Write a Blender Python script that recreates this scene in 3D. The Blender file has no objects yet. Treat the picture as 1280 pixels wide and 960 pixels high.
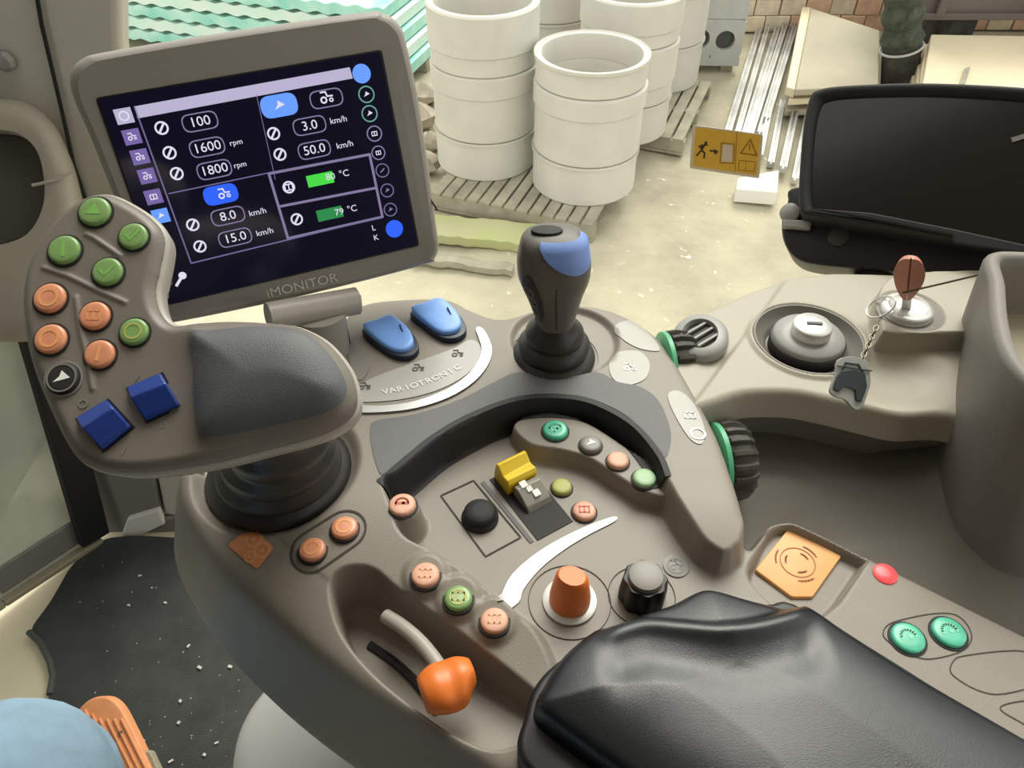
import bpy, math, random
import numpy as np
from mathutils import Vector, Matrix
from mathutils.geometry import delaunay_2d_cdt
random.seed(7); np.random.seed(7)
SC = bpy.context.scene
COL = SC.collection

# ---------------------------------------------------------------- camera, light, exposure
PITCH = math.radians(44)
EYE = Vector((0, 0, 1.25))
FW = Vector((0, math.cos(PITCH), -math.sin(PITCH)))
UPV = Vector((0, math.sin(PITCH), math.cos(PITCH)))
cam_d = bpy.data.cameras.new('camera'); cam = bpy.data.objects.new('camera', cam_d); COL.objects.link(cam)
cam.location = EYE; cam.rotation_euler = (math.pi/2 - PITCH, 0, 0)
cam_d.sensor_width = 36; cam_d.lens = 27.0; cam_d.clip_start = .01
SC.camera = cam
SC.view_settings.view_transform = 'Standard'; SC.view_settings.look = 'None'
SC.view_settings.gamma = 1; SC.view_settings.exposure = 0.70; SC.view_settings.use_curve_mapping = False
w = bpy.data.worlds.new('overcast_sky'); SC.world = w; w.use_nodes = True
bg = w.node_tree.nodes['Background']
bg.inputs['Color'].default_value = (1.0, .975, .925, 1); bg.inputs['Strength'].default_value = 0.85
sun_d = bpy.data.lights.new('sun', 'SUN'); sun_d.energy = 2.0; sun_d.angle = math.radians(35); sun_d.color = (1, .96, .88)
sun = bpy.data.objects.new('sun', sun_d); COL.objects.link(sun); sun.rotation_euler = (math.radians(-37), math.radians(14), 0)

# ---------------------------------------------------------------- materials
def mat(name, color, rough=.5, metal=0, var=0., vscale=8, bump=0., bscale=300, emit=None, estr=1, coat=0, color2=None, alpha=1, spec=.5, trans=0, sheen=0):
    m = bpy.data.materials.new(name); m.use_nodes = True
    nt = m.node_tree; b = nt.nodes['Principled BSDF']
    c = (*color, 1)
    b.inputs['Base Color'].default_value = c; b.inputs['Roughness'].default_value = rough
    b.inputs['Metallic'].default_value = metal; b.inputs['Specular IOR Level'].default_value = spec
    b.inputs['Coat Weight'].default_value = coat; b.inputs['Coat Roughness'].default_value = .15
    b.inputs['Alpha'].default_value = alpha; b.inputs['Transmission Weight'].default_value = trans
    tc = nt.nodes.new('ShaderNodeTexCoord')
    if var > 0 or color2:
        n = nt.nodes.new('ShaderNodeTexNoise'); n.inputs['Scale'].default_value = vscale; n.inputs['Detail'].default_value = 6
        n.inputs['Roughness'].default_value = .6
        nt.links.new(tc.outputs['Object'], n.inputs['Vector'])
        r = nt.nodes.new('ShaderNodeValToRGB')
        r.color_ramp.elements[0].position = .32; r.color_ramp.elements[1].position = .68
        if color2: a_, b_ = c, (*color2, 1)
        else:
            a_ = tuple(x*(1-var) for x in color)+(1,); b_ = tuple(min(1, x*(1+var)) for x in color)+(1,)
        r.color_ramp.elements[0].color = a_; r.color_ramp.elements[1].color = b_
        nt.links.new(n.outputs['Fac'], r.inputs['Fac']); nt.links.new(r.outputs['Color'], b.inputs['Base Color'])
    if bump > 0:
        n2 = nt.nodes.new('ShaderNodeTexNoise'); n2.inputs['Scale'].default_value = bscale; n2.inputs['Detail'].default_value = 3
        nt.links.new(tc.outputs['Object'], n2.inputs['Vector'])
        bp = nt.nodes.new('ShaderNodeBump'); bp.inputs['Strength'].default_value = bump; bp.inputs['Distance'].default_value = .002
        nt.links.new(n2.outputs['Fac'], bp.inputs['Height']); nt.links.new(bp.outputs['Normal'], b.inputs['Normal'])
    if emit:
        b.inputs['Emission Color'].default_value = (*emit, 1); b.inputs['Emission Strength'].default_value = estr
    return m
def srgb(r, g, b):
    f = lambda v: (v/255/12.92) if v/255 <= .04045 else ((v/255+.055)/1.055)**2.4
    return (f(r), f(g), f(b))
M = {}
M['plastic'] = mat('taupe_plastic', (.265, .234, .198), .46, var=.06, bump=.12, bscale=900)
M['shell'] = mat('joystick_shell_plastic', (.19, .168, .142), .42, var=.05, bump=.1, bscale=900)
M['shell_light'] = mat('joystick_lower_shell', (.42, .395, .35), .4)
M['monitor'] = mat('monitor_housing_plastic', (.30, .278, .248), .45, var=.05, bump=.1, bscale=900)
M['rubber'] = mat('grey_rubber', (.135, .137, .14), .5, bump=.25, bscale=1200)
M['rubber_shaded'] = mat('shaded_rubber', (.012, .012, .013), .6)  # same rubber with the shade of the recess wall put into the colour
M['palm'] = mat('palm_rubber', (.10, .107, .115), .42, bump=.25, bscale=1500)
M['bellows'] = mat('black_bellows_rubber', (.032, .031, .029), .45, var=.15, vscale=30)
M['black'] = mat('black_plastic', (.008, .008, .009), .45)
M['black_soft'] = mat('matt_black_plastic', (.012, .012, .012), .65)
M['seam'] = mat('dark_seam', (.055, .048, .04), .8)
M['leather'] = mat('black_leather', (.0065, .0085, .012), .31, bump=.16, bscale=1700, spec=.7)
M['leather_edge'] = mat('worn_leather_flap', (.03, .031, .034), .4, bump=.35, bscale=700)
M['blue'] = mat('blue_plastic', (.012, .045, .28), .16, coat=.6)
M['blue_light'] = mat('bright_blue_plastic', (.20, .42, .95), .4, coat=.1)
M['blue_soft'] = mat('soft_blue_plastic', (.20, .32, .70), .45)
M['navy'] = mat('navy_bezel', (.006, .012, .035), .4)
M['silver'] = mat('silver_trim', (.62, .62, .60), .3, metal=.6)
M['white_trim'] = mat('white_silver_trim', (.66, .65, .62), .32, metal=.15)
M['label_panel'] = mat('pale_grey_label_panel', (.44, .425, .40), .3, var=.05)
M['label_badge'] = mat('pale_label_badge', (.40, .38, .355), .35)
M['print'] = mat('pale_print', (.9, .89, .85), .5)
M['print_grey'] = mat('grey_print', (.10, .095, .085), .5)
M['print_mid'] = mat('mid_grey_print', (.22, .21, .19), .5)
M['btn_green'] = mat('green_button', (.21, .37, .12), .35, var=.12, vscale=90, coat=.3)
M['btn_green_hi'] = mat('green_button_print', (.22, .5, .12), .4)
M['btn_orange'] = mat('orange_button', (.74, .30, .16), .38, var=.1, vscale=90, coat=.3)
M['btn_orange_hi'] = mat('orange_button_print', (.85, .38, .16), .4)
M['btn_peach'] = mat('peach_button', (.74, .40, .28), .45, var=.12, vscale=80)
M['btn_peach_hi'] = mat('peach_button_print', (.62, .12, .045), .5)
M['btn_teal'] = mat('teal_button', (.09, .55, .36), .35, var=.15, vscale=80, coat=.3)
M['btn_teal_hi'] = mat('teal_button_print', (.25, .75, .52), .4)
M['btn_lime'] = mat('lime_button', (.42, .46, .12), .45, var=.1, vscale=80)
M['btn_pale'] = mat('pale_green_button', (.34, .54, .30), .4)
M['btn_grey'] = mat('grey_button', (.24, .225, .20), .4)
M['yellow'] = mat('yellow_plastic', (.88, .62, .02), .35)
M['grey_rocker'] = mat('grey_rocker_plastic', (.30, .29, .255), .35)
M['orange'] = mat('orange_plastic', (.86, .21, .035), .38, var=.05)
M['orange_flat'] = mat('orange_switch_face', (.86, .44, .15), .45, var=.06)
M['orange_print'] = mat('orange_switch_print', (.42, .12, .02), .5)
M['decal'] = mat('orange_decal', (.74, .27, .11), .5, var=.08, vscale=120)
M['decal_hi'] = mat('decal_print', (.75, .36, .18), .5)
M['led'] = mat('red_lamp', (.75, .08, .09), .3, emit=(1, .08, .09), estr=.18)
M['wheel_green'] = mat('green_flange', (.10, .46, .24), .4)
M['side'] = mat('side_console_plastic', (.44, .405, .33), .5, var=.04, bump=.12, bscale=700)
M['fender'] = mat('brown_side_panel_plastic', (.24, .222, .198), .55, bump=.15, bscale=600)
M['tray_in'] = mat('beige_tray_lining', (.34, .30, .21), .6, var=.05)
M['socket_grey'] = mat('grey_socket_plastic', (.36, .35, .335), .4)
M['socket_dark'] = mat('dark_socket_ring', (.055, .052, .048), .45)
M['chrome'] = mat('brushed_chrome', (.80, .79, .76), .36, metal=.5)
M['key_red'] = mat('red_brown_key_plastic', (.62, .27, .19), .45)
M['chain'] = mat('tarnished_chain', (.18, .17, .13), .4, metal=.7)
M['fob'] = mat('dark_slate_fob', (.035, .05, .055), .45)
M['fob_clear'] = mat('pale_fob_backing', (.42, .44, .41), .35)
M['cord'] = mat('brown_cord', (.12, .085, .05), .8)
M['print_light'] = mat('light_bezel_print', (.62, .6, .56), .5)
M['grip'] = mat('dark_taupe_grip', (.125, .112, .092), .42, bump=.1, bscale=900)
M['rib'] = mat('dusty_ribbed_rubber', (.055, .05, .038), .6, var=.4, vscale=60)
M['rear_blocker'] = mat('dark_light_blocker', (.05, .045, .04), .8)  # dark tone for the unseen walls that cut light from behind
M['screen'] = mat('lcd_glass', (.004, .004, .008), .12, emit=(.002, .0015, .006), estr=1)
M['s_white'] = mat('screen_white', (0, 0, 0), .6, emit=(.62, .60, .72), estr=.75)
M['s_dim'] = mat('screen_lilac', (0, 0, 0), .6, emit=(.25, .21, .38), estr=.55)
M['s_line'] = mat('screen_line', (0, 0, 0), .6, emit=(.16, .14, .30), estr=.6)
M['s_head'] = mat('screen_header', (0, 0, 0), .6, emit=(.40, .37, .52), estr=.75)
M['s_tile'] = mat('screen_tile', (0, 0, 0), .6, emit=(.16, .11, .33), estr=.7)
M['s_blue'] = mat('screen_blue', (0, 0, 0), .6, emit=(.02, .10, .80), estr=.75)
M['s_blue2'] = mat('screen_light_blue', (0, 0, 0), .6, emit=(.12, .30, .95), estr=.7)
M['s_green'] = mat('screen_green', (0, 0, 0), .6, emit=(.06, .72, .06), estr=.6)
M['s_green2'] = mat('screen_dark_green', (0, 0, 0), .6, emit=(.02, .26, .07), estr=.6)
M['s_teal'] = mat('screen_teal', (0, 0, 0), .6, emit=(.16, .42, .34), estr=.5)
M['dark_screen'] = mat('switched_off_screen', (.006, .006, .007), .18)
M['mat'] = mat('charcoal_floor_mat', (.036, .038, .036), .7, var=.35, vscale=14, bump=.5, bscale=500)
M['mat_edge'] = mat('mat_edge_binding', (.06, .068, .058), .7)
M['cream'] = mat('cream_floor', (.78, .70, .50), .6, var=.05)
M['shell_pale'] = mat('pale_grey_seat_shell', (.60, .58, .56), .35)
M['jeans'] = mat('light_blue_denim', (.32, .48, .64), .85, var=.12, vscale=25, bump=.5, bscale=1500)
M['shoe'] = mat('dark_shoe_leather', (.03, .025, .02), .5)
M['pedal'] = mat('orange_pedal_rubber', (.80, .33, .14), .5, var=.08, vscale=40)
M['pillar'] = mat('beige_pillar_plastic', (.54, .52, .46), .55, var=.06, vscale=5)
M['housing'] = mat('olive_grey_housing', (.36, .33, .27), .55)
M['housing_dark'] = mat('dark_housing_recess', (.09, .083, .066), .7)
M['grey_post'] = mat('grey_lower_trim', (.21, .205, .185), .55)
M['headliner'] = mat('beige_headliner', (.45, .42, .36), .9)
M['concrete'] = mat('white_concrete', (.62, .60, .545), .8, var=.06, vscale=3, bump=.3, bscale=60)
M['concrete_grey'] = mat('grey_block_concrete', (.50, .50, .48), .85, var=.08, vscale=6)
M['wood'] = mat('weathered_pallet_wood', (.36, .335, .255), .8, var=.22, vscale=6)
M['sandbag'] = mat('mossy_sand_plank', (.52, .49, .33), .9, color2=(.46, .52, .17), vscale=1.6)
M['stone'] = mat('rough_stone', (.36, .32, .25), .9, var=.3, vscale=6, bump=.8, bscale=12)
M['teal_sheet'] = mat('turquoise_sheet', (.16, .62, .52), .4, color2=(.60, .88, .80), vscale=2)
M['white_sheet'] = mat('white_sheet', (.80, .88, .84), .45, color2=(.55, .85, .76), vscale=2)
M['alu'] = mat('dull_aluminium', (.50, .50, .49), .35, metal=.35, var=.35, vscale=2.5)
M['board'] = mat('beige_board', (.40, .36, .26), .7, var=.10, vscale=1.5)
M['board_pale'] = mat('pale_cream_board', (.78, .68, .48), .7, var=.06, vscale=2)
M['brick'] = mat('terracotta_brick', (.72, .47, .33), .85, var=.22, vscale=5)
M['pink_brick'] = mat('pale_pink_brick', (.78, .66, .50), .85, var=.2, vscale=5)
M['white_box'] = mat('white_box', (.82, .80, .74), .6)
M['rust'] = mat('brown_painted_steel', (.115, .09, .08), .6, var=.12, vscale=1.5)
M['post'] = mat('weathered_dark_post', (.05, .048, .040), .8, var=.8, vscale=5)
M['moss'] = mat('mossy_wrap', (.05, .06, .04), .9, var=.6, vscale=12)
M['sticker'] = mat('amber_sticker', (.95, .56, .06), .4, var=.06, vscale=60)
M['sticker_print'] = mat('sticker_print', (.06, .03, .01), .5)
M['sticker_line'] = mat('sticker_line', (.42, .18, .01), .5)
M['sticker_clear'] = mat('sticker_clear_edge', (.85, .74, .6), .4)
M['seal'] = mat('black_door_seal', (.006, .006, .006), .7)
M['hub'] = mat('screw_grey', (.30, .29, .27), .4, metal=.2)

def glass_mat(name, tint, gloss, haze=0., hcol=(.5, .5, .48)):
    m = bpy.data.materials.new(name); m.use_nodes = True; nt = m.node_tree; nt.nodes.clear()
    o = nt.nodes.new('ShaderNodeOutputMaterial'); t = nt.nodes.new('ShaderNodeBsdfTransparent'); t.inputs[0].default_value = (*tint, 1)
    g = nt.nodes.new('ShaderNodeBsdfGlossy'); g.inputs['Roughness'].default_value = gloss
    lw = nt.nodes.new('ShaderNodeLayerWeight'); lw.inputs[0].default_value = .5
    pw = nt.nodes.new('ShaderNodeMath'); pw.operation = 'POWER'; pw.inputs[1].default_value = 5; nt.links.new(lw.outputs['Facing'], pw.inputs[0])
    f = nt.nodes.new('ShaderNodeMath'); f.operation = 'MULTIPLY_ADD'; f.inputs[1].default_value = .75; f.inputs[2].default_value = .02; nt.links.new(pw.outputs[0], f.inputs[0])
    mx = nt.nodes.new('ShaderNodeMixShader'); nt.links.new(f.outputs[0], mx.inputs[0]); nt.links.new(t.outputs[0], mx.inputs[1]); nt.links.new(g.outputs[0], mx.inputs[2])
    last = mx
    if haze > 0:
        d = nt.nodes.new('ShaderNodeBsdfDiffuse'); d.inputs[0].default_value = (*hcol, 1)
        n = nt.nodes.new('ShaderNodeTexNoise'); n.inputs['Scale'].default_value = 5; n.inputs['Detail'].default_value = 7
        tc = nt.nodes.new('ShaderNodeTexCoord'); nt.links.new(tc.outputs['Object'], n.inputs['Vector'])
        mr = nt.nodes.new('ShaderNodeMapRange'); mr.inputs[1].default_value = .3; mr.inputs[2].default_value = .7
        mr.inputs[3].default_value = haze*.8; mr.inputs[4].default_value = min(1, haze*1.15)
        nt.links.new(n.outputs['Fac'], mr.inputs[0])
        m2 = nt.nodes.new('ShaderNodeMixShader'); nt.links.new(mr.outputs[0], m2.inputs[0]); nt.links.new(mx.outputs[0], m2.inputs[1]); nt.links.new(d.outputs[0], m2.inputs[2])
        last = m2
    nt.links.new(last.outputs[0], o.inputs[0]); return m
M['glass'] = glass_mat('window_glass', (.97, .985, .97), .02)
M['dirty_glass'] = glass_mat('dusty_door_glass', (.8, .83, .82), .2, .66, (.40, .42, .39))
M['glass_wash'] = glass_mat('clear_plastic', (.9, .92, .9), .1, .3)
def ground_mat():
    m = bpy.data.materials.new('dusty_concrete_ground'); m.use_nodes = True; nt = m.node_tree; b = nt.nodes['Principled BSDF']; b.inputs['Roughness'].default_value = .9
    tc = nt.nodes.new('ShaderNodeTexCoord')
    n = nt.nodes.new('ShaderNodeTexNoise'); n.inputs['Scale'].default_value = .9; n.inputs['Detail'].default_value = 9; n.inputs['Roughness'].default_value = .62
    nt.links.new(tc.outputs['Object'], n.inputs['Vector'])
    r = nt.nodes.new('ShaderNodeValToRGB'); r.color_ramp.elements[0].position = .33; r.color_ramp.elements[1].position = .66
    r.color_ramp.elements[0].color = (.32, .29, .21, 1); r.color_ramp.elements[1].color = (.55, .50, .365, 1)
    e = r.color_ramp.elements.new(.5); e.color = (.45, .41, .30, 1)
    nt.links.new(n.outputs['Fac'], r.inputs['Fac'])
    n3 = nt.nodes.new('ShaderNodeTexNoise'); n3.inputs['Scale'].default_value = 12; n3.inputs['Detail'].default_value = 5
    nt.links.new(tc.outputs['Object'], n3.inputs['Vector'])
    r3 = nt.nodes.new('ShaderNodeValToRGB'); r3.color_ramp.elements[0].position = .66; r3.color_ramp.elements[1].position = .74
    r3.color_ramp.elements[0].color = (0, 0, 0, 1); r3.color_ramp.elements[1].color = (1, 1, 1, 1)
    nt.links.new(n3.outputs['Fac'], r3.inputs['Fac'])
    mx = nt.nodes.new('ShaderNodeMixRGB'); mx.inputs['Color2'].default_value = (.70, .66, .53, 1)
    nt.links.new(r3.outputs['Color'], mx.inputs['Fac']); nt.links.new(r.outputs['Color'], mx.inputs['Color1'])
    nt.links.new(mx.outputs['Color'], b.inputs['Base Color'])
    bp = nt.nodes.new('ShaderNodeBump'); bp.inputs['Strength'].default_value = .4; bp.inputs['Distance'].default_value = .03
    nt.links.new(n3.outputs['Fac'], bp.inputs['Height']); nt.links.new(bp.outputs['Normal'], b.inputs['Normal'])
    return m
M['ground'] = ground_mat()

# ---------------------------------------------------------------- helpers
def ray(x, y): return FW + Vector((1, 0, 0))*((x-640)/960) + UPV*((480-y)/960)
def P(x, y, z): r = ray(x, y); return EYE + r*((z-EYE.z)/r.z)          # point of a level plane seen at x, y
def PY(x, y, wy): r = ray(x, y); return EYE + r*((wy-EYE.y)/r.y)
def PT(x, y, t): return EYE + ray(x, y)*t
class Fr:                                                               # a local frame (a thing's own axes)
    def __init__(s, o, x=(1, 0, 0), n=(0, 0, 1)):
        s.o = Vector(o); s.n = Vector(n).normalized(); x = Vector(x); s.x = (x - s.n*x.dot(s.n)).normalized(); s.y = s.n.cross(s.x)
        s.M = Matrix.Translation(s.o) @ Matrix((s.x, s.y, s.n)).transposed().to_4x4(); s.I = s.M.inverted()
    def px(s, x, y, w=0):
        r = ray(x, y); t = ((s.o + s.n*w) - EYE).dot(s.n)/r.dot(s.n); return s.I @ (EYE + r*t)
    def uv(s, pts): return [tuple(s.px(p[0], p[1], p[2] if len(p) > 2 else 0)[:2]) for p in pts]
WORLD = Fr((0, 0, 0))
def cr(pts, n=6, closed=True):
    P_ = [np.array(p, float) for p in pts]; N = len(P_); out = []
    for i in range(N if closed else N-1):
        if closed: a, b, c, d = P_[i-1], P_[i], P_[(i+1) % N], P_[(i+2) % N]
        else: a, b, c, d = P_[max(i-1, 0)], P_[i], P_[i+1], P_[min(i+2, N-1)]
        for k in range(n):
            t = k/n; out.append(tuple(.5*((2*b)+(c-a)*t+(2*a-5*b+4*c-d)*t*t+(3*b-a-3*c+d)*t**3)))
    if not closed: out.append(tuple(P_[-1]))
    return out
def rnd(pts, r, n=5):                                                   # round the corners of a polygon
    out = []; N = len(pts)
    for i in range(N):
        p = Vector(pts[i][:2]); a = Vector(pts[i-1][:2]); b = Vector(pts[(i+1) % N][:2])
        da = (a-p); db = (b-p); q = min(r, da.length*.45, db.length*.45); s = p+da.normalized()*q; e = p+db.normalized()*q
        for k in range(n+1):
            t = k/n; v = s*(1-t)**2 + p*2*t*(1-t) + e*t*t; out.append((v.x, v.y))
    return out
def circ(c, r, n=28, ry=None, a=0):
    ry = ry or r; ca, sa = math.cos(a), math.sin(a)
    return [(c[0]+r*math.cos(t)*ca-ry*math.sin(t)*sa, c[1]+r*math.cos(t)*sa+ry*math.sin(t)*ca) for t in [2*math.pi*k/n for k in range(n)]]
class G:                                                                # collects faces for ONE mesh
    def __init__(s): s.v = []; s.f = []
    def add(s, v, f, Mx=None):
        k = len(s.v); s.v += [tuple(Mx @ Vector(p)) if Mx is not None else tuple(p) for p in v]; s.f += [tuple(i+k for i in q) for q in f]; return s
    def box(s, c, d, Mx=None, rz=0):
        R_ = Matrix.Translation(Vector(c)) @ Matrix.Rotation(rz, 4, 'Z')
        if Mx is not None: R_ = Mx @ R_
        x, y, z = [q/2 for q in d]
        v = [(i*x, j*y, k*z) for i in (-1, 1) for j in (-1, 1) for k in (-1, 1)]
        return s.add(v, [(0, 1, 3, 2), (4, 6, 7, 5), (0, 4, 5, 1), (2, 3, 7, 6), (0, 2, 6, 4), (1, 5, 7, 3)], R_)
    def prism(s, poly, z0, z1, Mx=None, inset=None):
        n = len(poly); ar = sum(poly[i-1][0]*poly[i][1]-poly[i][0]*poly[i-1][1] for i in range(n))
        if ar < 0: poly = poly[::-1]
        v = [(p[0], p[1], z0) for p in poly]
        rings = [z0]
        if inset:
            cx = sum(p[0] for p in poly)/n; cy = sum(p[1] for p in poly)/n
            off = []
            for i in range(n):
                a = Vector(poly[i-1][:2]); b = Vector(poly[i][:2]); c = Vector(poly[(i+1) % n][:2])
                t1 = (b-a).normalized() if (b-a).length > 1e-9 else Vector((0, 0)); t2 = (c-b).normalized() if (c-b).length > 1e-9 else t1
                nn = Vector((-(t1.y+t2.y), t1.x+t2.x)); nn = nn.normalized() if nn.length > 1e-9 else Vector((0, 0)); off.append(nn)
            for k in range(4):
                a = k/3*math.pi/2; z = z1-inset*(1-math.sin(a)); d = inset*(1-math.cos(a))
                v += [(poly[i][0]+off[i].x*d, poly[i][1]+off[i].y*d, z) for i in range(n)]
            L = 5
        else:
            v += [(p[0], p[1], z1) for p in poly]; L = 2
        f = []
        for l in range(L-1):
            for i in range(n): j = (i+1) % n; f.append((l*n+i, l*n+j, (l+1)*n+j, (l+1)*n+i))
        f.append(tuple(range((L-1)*n, L*n))); f.append(tuple(range(n-1, -1, -1)))
        return s.add(v, f, Mx)
    def ringp(s, outer, inner, z0, z1, Mx=None):                        # a frame between two outlines of equal count
        n = len(outer); v = []
        for z in (z0, z1): v += [(p[0], p[1], z) for p in outer] + [(p[0], p[1], z) for p in inner]
        f = []
        for i in range(n):
            j = (i+1) % n
            f += [(2*n+i, 2*n+j, 3*n+j, 3*n+i), (i, j, 2*n+j, 2*n+i), (n+j, n+i, 3*n+i, 3*n+j), (j, i, n+i, n+j)]
        return s.add(v, f, Mx)
    def lathe(s, prof, n=32, Mx=None, sx=1, sy=1, cap=True):
        v = []; f = []
        for r, z in prof: v += [(r*sx*math.cos(2*math.pi*k/n), r*sy*math.sin(2*math.pi*k/n), z) for k in range(n)]
        for l in range(len(prof)-1):
            for i in range(n): j = (i+1) % n; f.append((l*n+i, l*n+j, (l+1)*n+j, (l+1)*n+i))
        if cap: f.append(tuple(range((len(prof)-1)*n, len(prof)*n))); f.append(tuple(range(n-1, -1, -1)))
        return s.add(v, f, Mx)
    def tube(s, pts, r, n=10, Mx=None):
        pts = [Vector(p) for p in pts]; v = []; f = []; N = len(pts); rr = r if isinstance(r, (list, tuple)) else [r]*N
        up = Vector((0, 0, 1))
        for i, p in enumerate(pts):
            t = (pts[min(i+1, N-1)]-pts[max(i-1, 0)]).normalized(); a = t.cross(up)
            if a.length < .05: a = t.cross(Vector((0, 1, 0)))
            a.normalize(); b = t.cross(a)
            v += [tuple(p+a*rr[i]*math.cos(2*math.pi*k/n)+b*rr[i]*math.sin(2*math.pi*k/n)) for k in range(n)]
        for l in range(N-1):
            for i in range(n): j = (i+1) % n; f.append((l*n+i, l*n+j, (l+1)*n+j, (l+1)*n+i))
        f.append(tuple(range((N-1)*n, N*n))); f.append(tuple(range(n-1, -1, -1)))
        return s.add(v, f, Mx)
    def loft(s, rings, Mx=None, cap=True):
        n = len(rings[0]); v = [p for r in rings for p in r]; f = []
        for l in range(len(rings)-1):
            for i in range(n): j = (i+1) % n; f.append((l*n+i, l*n+j, (l+1)*n+j, (l+1)*n+i))
        if cap: f.append(tuple(range((len(rings)-1)*n, len(rings)*n))); f.append(tuple(range(n-1, -1, -1)))
        return s.add(v, f, Mx)
    def line(s, pts, wd, z, h=.0004, Mx=None, closed=False):            # flat printed or cut line
        pts = [Vector(p[:2]) for p in pts]
        if closed: pts = pts+[pts[0]]
        for a, b in zip(pts, pts[1:]):
            d = b-a
            if d.length < 1e-7: continue
            d.normalize(); q = Vector((-d.y, d.x))*wd/2; e = d*wd*.3
            s.prism([a-q-e, b-q+e, b+q+e, a+q-e], z, z+h, Mx)
        return s
    def obj(s, name, m, parent=None, smooth=30, bevel=0):
        me = bpy.data.meshes.new(name); me.from_pydata(s.v, [], s.f); me.update()
        return link(name, me, m, parent, smooth, bevel)
def link(name, me, m, parent=None, smooth=30, bevel=0):
    if smooth:
        me.polygons.foreach_set('use_smooth', [True]*len(me.polygons))
        if smooth < 180: me.set_sharp_from_angle(angle=math.radians(smooth))
    me.materials.append(M[m] if isinstance(m, str) else m)
    o = bpy.data.objects.new(name, me); COL.objects.link(o)
    if parent is not None: o.parent = parent
    if bevel:
        b = o.modifiers.new('bevel', 'BEVEL'); b.width = bevel; b.segments = 3; b.limit_method = 'ANGLE'; b.angle_limit = math.radians(35)
    return o
def tag(o, label=None, cat=None, group=None, kind=None):
    if label: o['label'] = label
    if cat: o['category'] = cat
    if group: o['group'] = group
    if kind: o['kind'] = kind
    return o
def thing(name, label, cat, fr=WORLD, group=None):
    o = bpy.data.objects.new(name, None); COL.objects.link(o); o.matrix_world = fr.M; o.empty_display_size = .02
    return tag(o, label, cat, group)
def copy_tree(o, parent=None):
    c = o.copy(); COL.objects.link(c)
    if parent is not None: c.parent = parent; c.matrix_parent_inverse = o.matrix_parent_inverse.copy()
    for ch in [x for x in COL.objects if x.parent == o]: copy_tree(ch, c)
    return c
def text(g, s, c, size, z, Mx=None, sx=1, rot=0, flat=.0003):
    cu = bpy.data.curves.new('t', 'FONT'); cu.body = s; cu.size = size; cu.align_x = 'CENTER'; cu.align_y = 'CENTER'; cu.resolution_u = 3
    ob = bpy.data.objects.new('t', cu); COL.objects.link(ob)
    me = bpy.data.meshes.new_from_object(ob.evaluated_get(bpy.context.evaluated_depsgraph_get()))
    ca, sa = math.cos(rot), math.sin(rot)
    v = [(c[0]+(p.co.x*ca*sx-p.co.y*sa), c[1]+(p.co.x*sa*sx+p.co.y*ca), z+flat) for p in me.vertices]
    g.add(v, [tuple(p.vertices) for p in me.polygons], Mx)
    bpy.data.objects.remove(ob); bpy.data.curves.remove(cu); bpy.data.meshes.remove(me)
def sdf(poly, U, V, m=.03):
    poly = np.array([p[:2] for p in poly]); shp = U.shape; u = U.ravel(); v = V.ravel()
    d = np.full(u.shape, m); lo = poly.min(0)-m; hi = poly.max(0)+m
    k = np.where((u > lo[0]) & (u < hi[0]) & (v > lo[1]) & (v < hi[1]))[0]
    if len(k) == 0: return d.reshape(shp)
    x = u[k]; y = v[k]; best = np.full(len(k), 1e9); ins = np.zeros(len(k), bool)
    A = poly; B = np.roll(poly, -1, 0)
    for a, b in zip(A, B):
        e = b-a; L = e@e+1e-18; wx = x-a[0]; wy = y-a[1]; t = np.clip((wx*e[0]+wy*e[1])/L, 0, 1)
        dd = (wx-t*e[0])**2+(wy-t*e[1])**2; best = np.minimum(best, dd)
        c = ((a[1] > y) != (b[1] > y)); 
        if abs(e[1]) > 1e-12: ins ^= c & (x < e[0]*(y-a[1])/e[1]+a[0])
    best = np.sqrt(best); d[k] = np.where(ins, -best, best); return d.reshape(shp)
def S(s, wd):
    t = np.clip(.5-s/wd, 0, 1); return t*t*(3-2*t)
def hfield(name, parent, b, res, fn, keep, m, smooth=180, skirt=None):
    us = np.arange(b[0], b[1], res); vs = np.arange(b[2], b[3], res); U, V = np.meshgrid(us, vs); H = fn(U, V); K = keep(U, V)
    idx = -np.ones(K.shape, int); idx[K] = np.arange(K.sum())
    q = K[:-1, :-1] & K[1:, :-1] & K[:-1, 1:] & K[1:, 1:]
    f = np.stack([idx[:-1, :-1][q], idx[:-1, 1:][q], idx[1:, 1:][q], idx[1:, :-1][q]], 1)
    v = np.stack([U[K], V[K], H[K]], 1)
    v = v.tolist(); f = f.tolist()
    if skirt:                                                            # smooth lower wall that closes the moulded rim
        sp_, d0, d1, dz = skirt; rings = []
        for k in range(7):
            q = [inset_pt(sp_, i, -(d0+(d1(sp_[i])-d0)*k/6)) for i in range(len(sp_))]; a_ = np.array(q); z_ = fn(a_[:, 0], a_[:, 1])+.0003
            rings.append(np.column_stack([a_, z_]).tolist())
        rings.append([[p[0], p[1], p[2]-dz] for p in rings[-1]])
        n = len(sp_); o_ = len(v); v += [p for r in rings for p in r]
        for l in range(7):
            for i in range(n): j = (i+1) % n; f.append([o_+l*n+i, o_+(l+1)*n+i, o_+(l+1)*n+j, o_+l*n+j])
    me = bpy.data.meshes.new(name); me.from_pydata(v, [], f); me.update()
    return link(name, me, m, parent, smooth)
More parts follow.
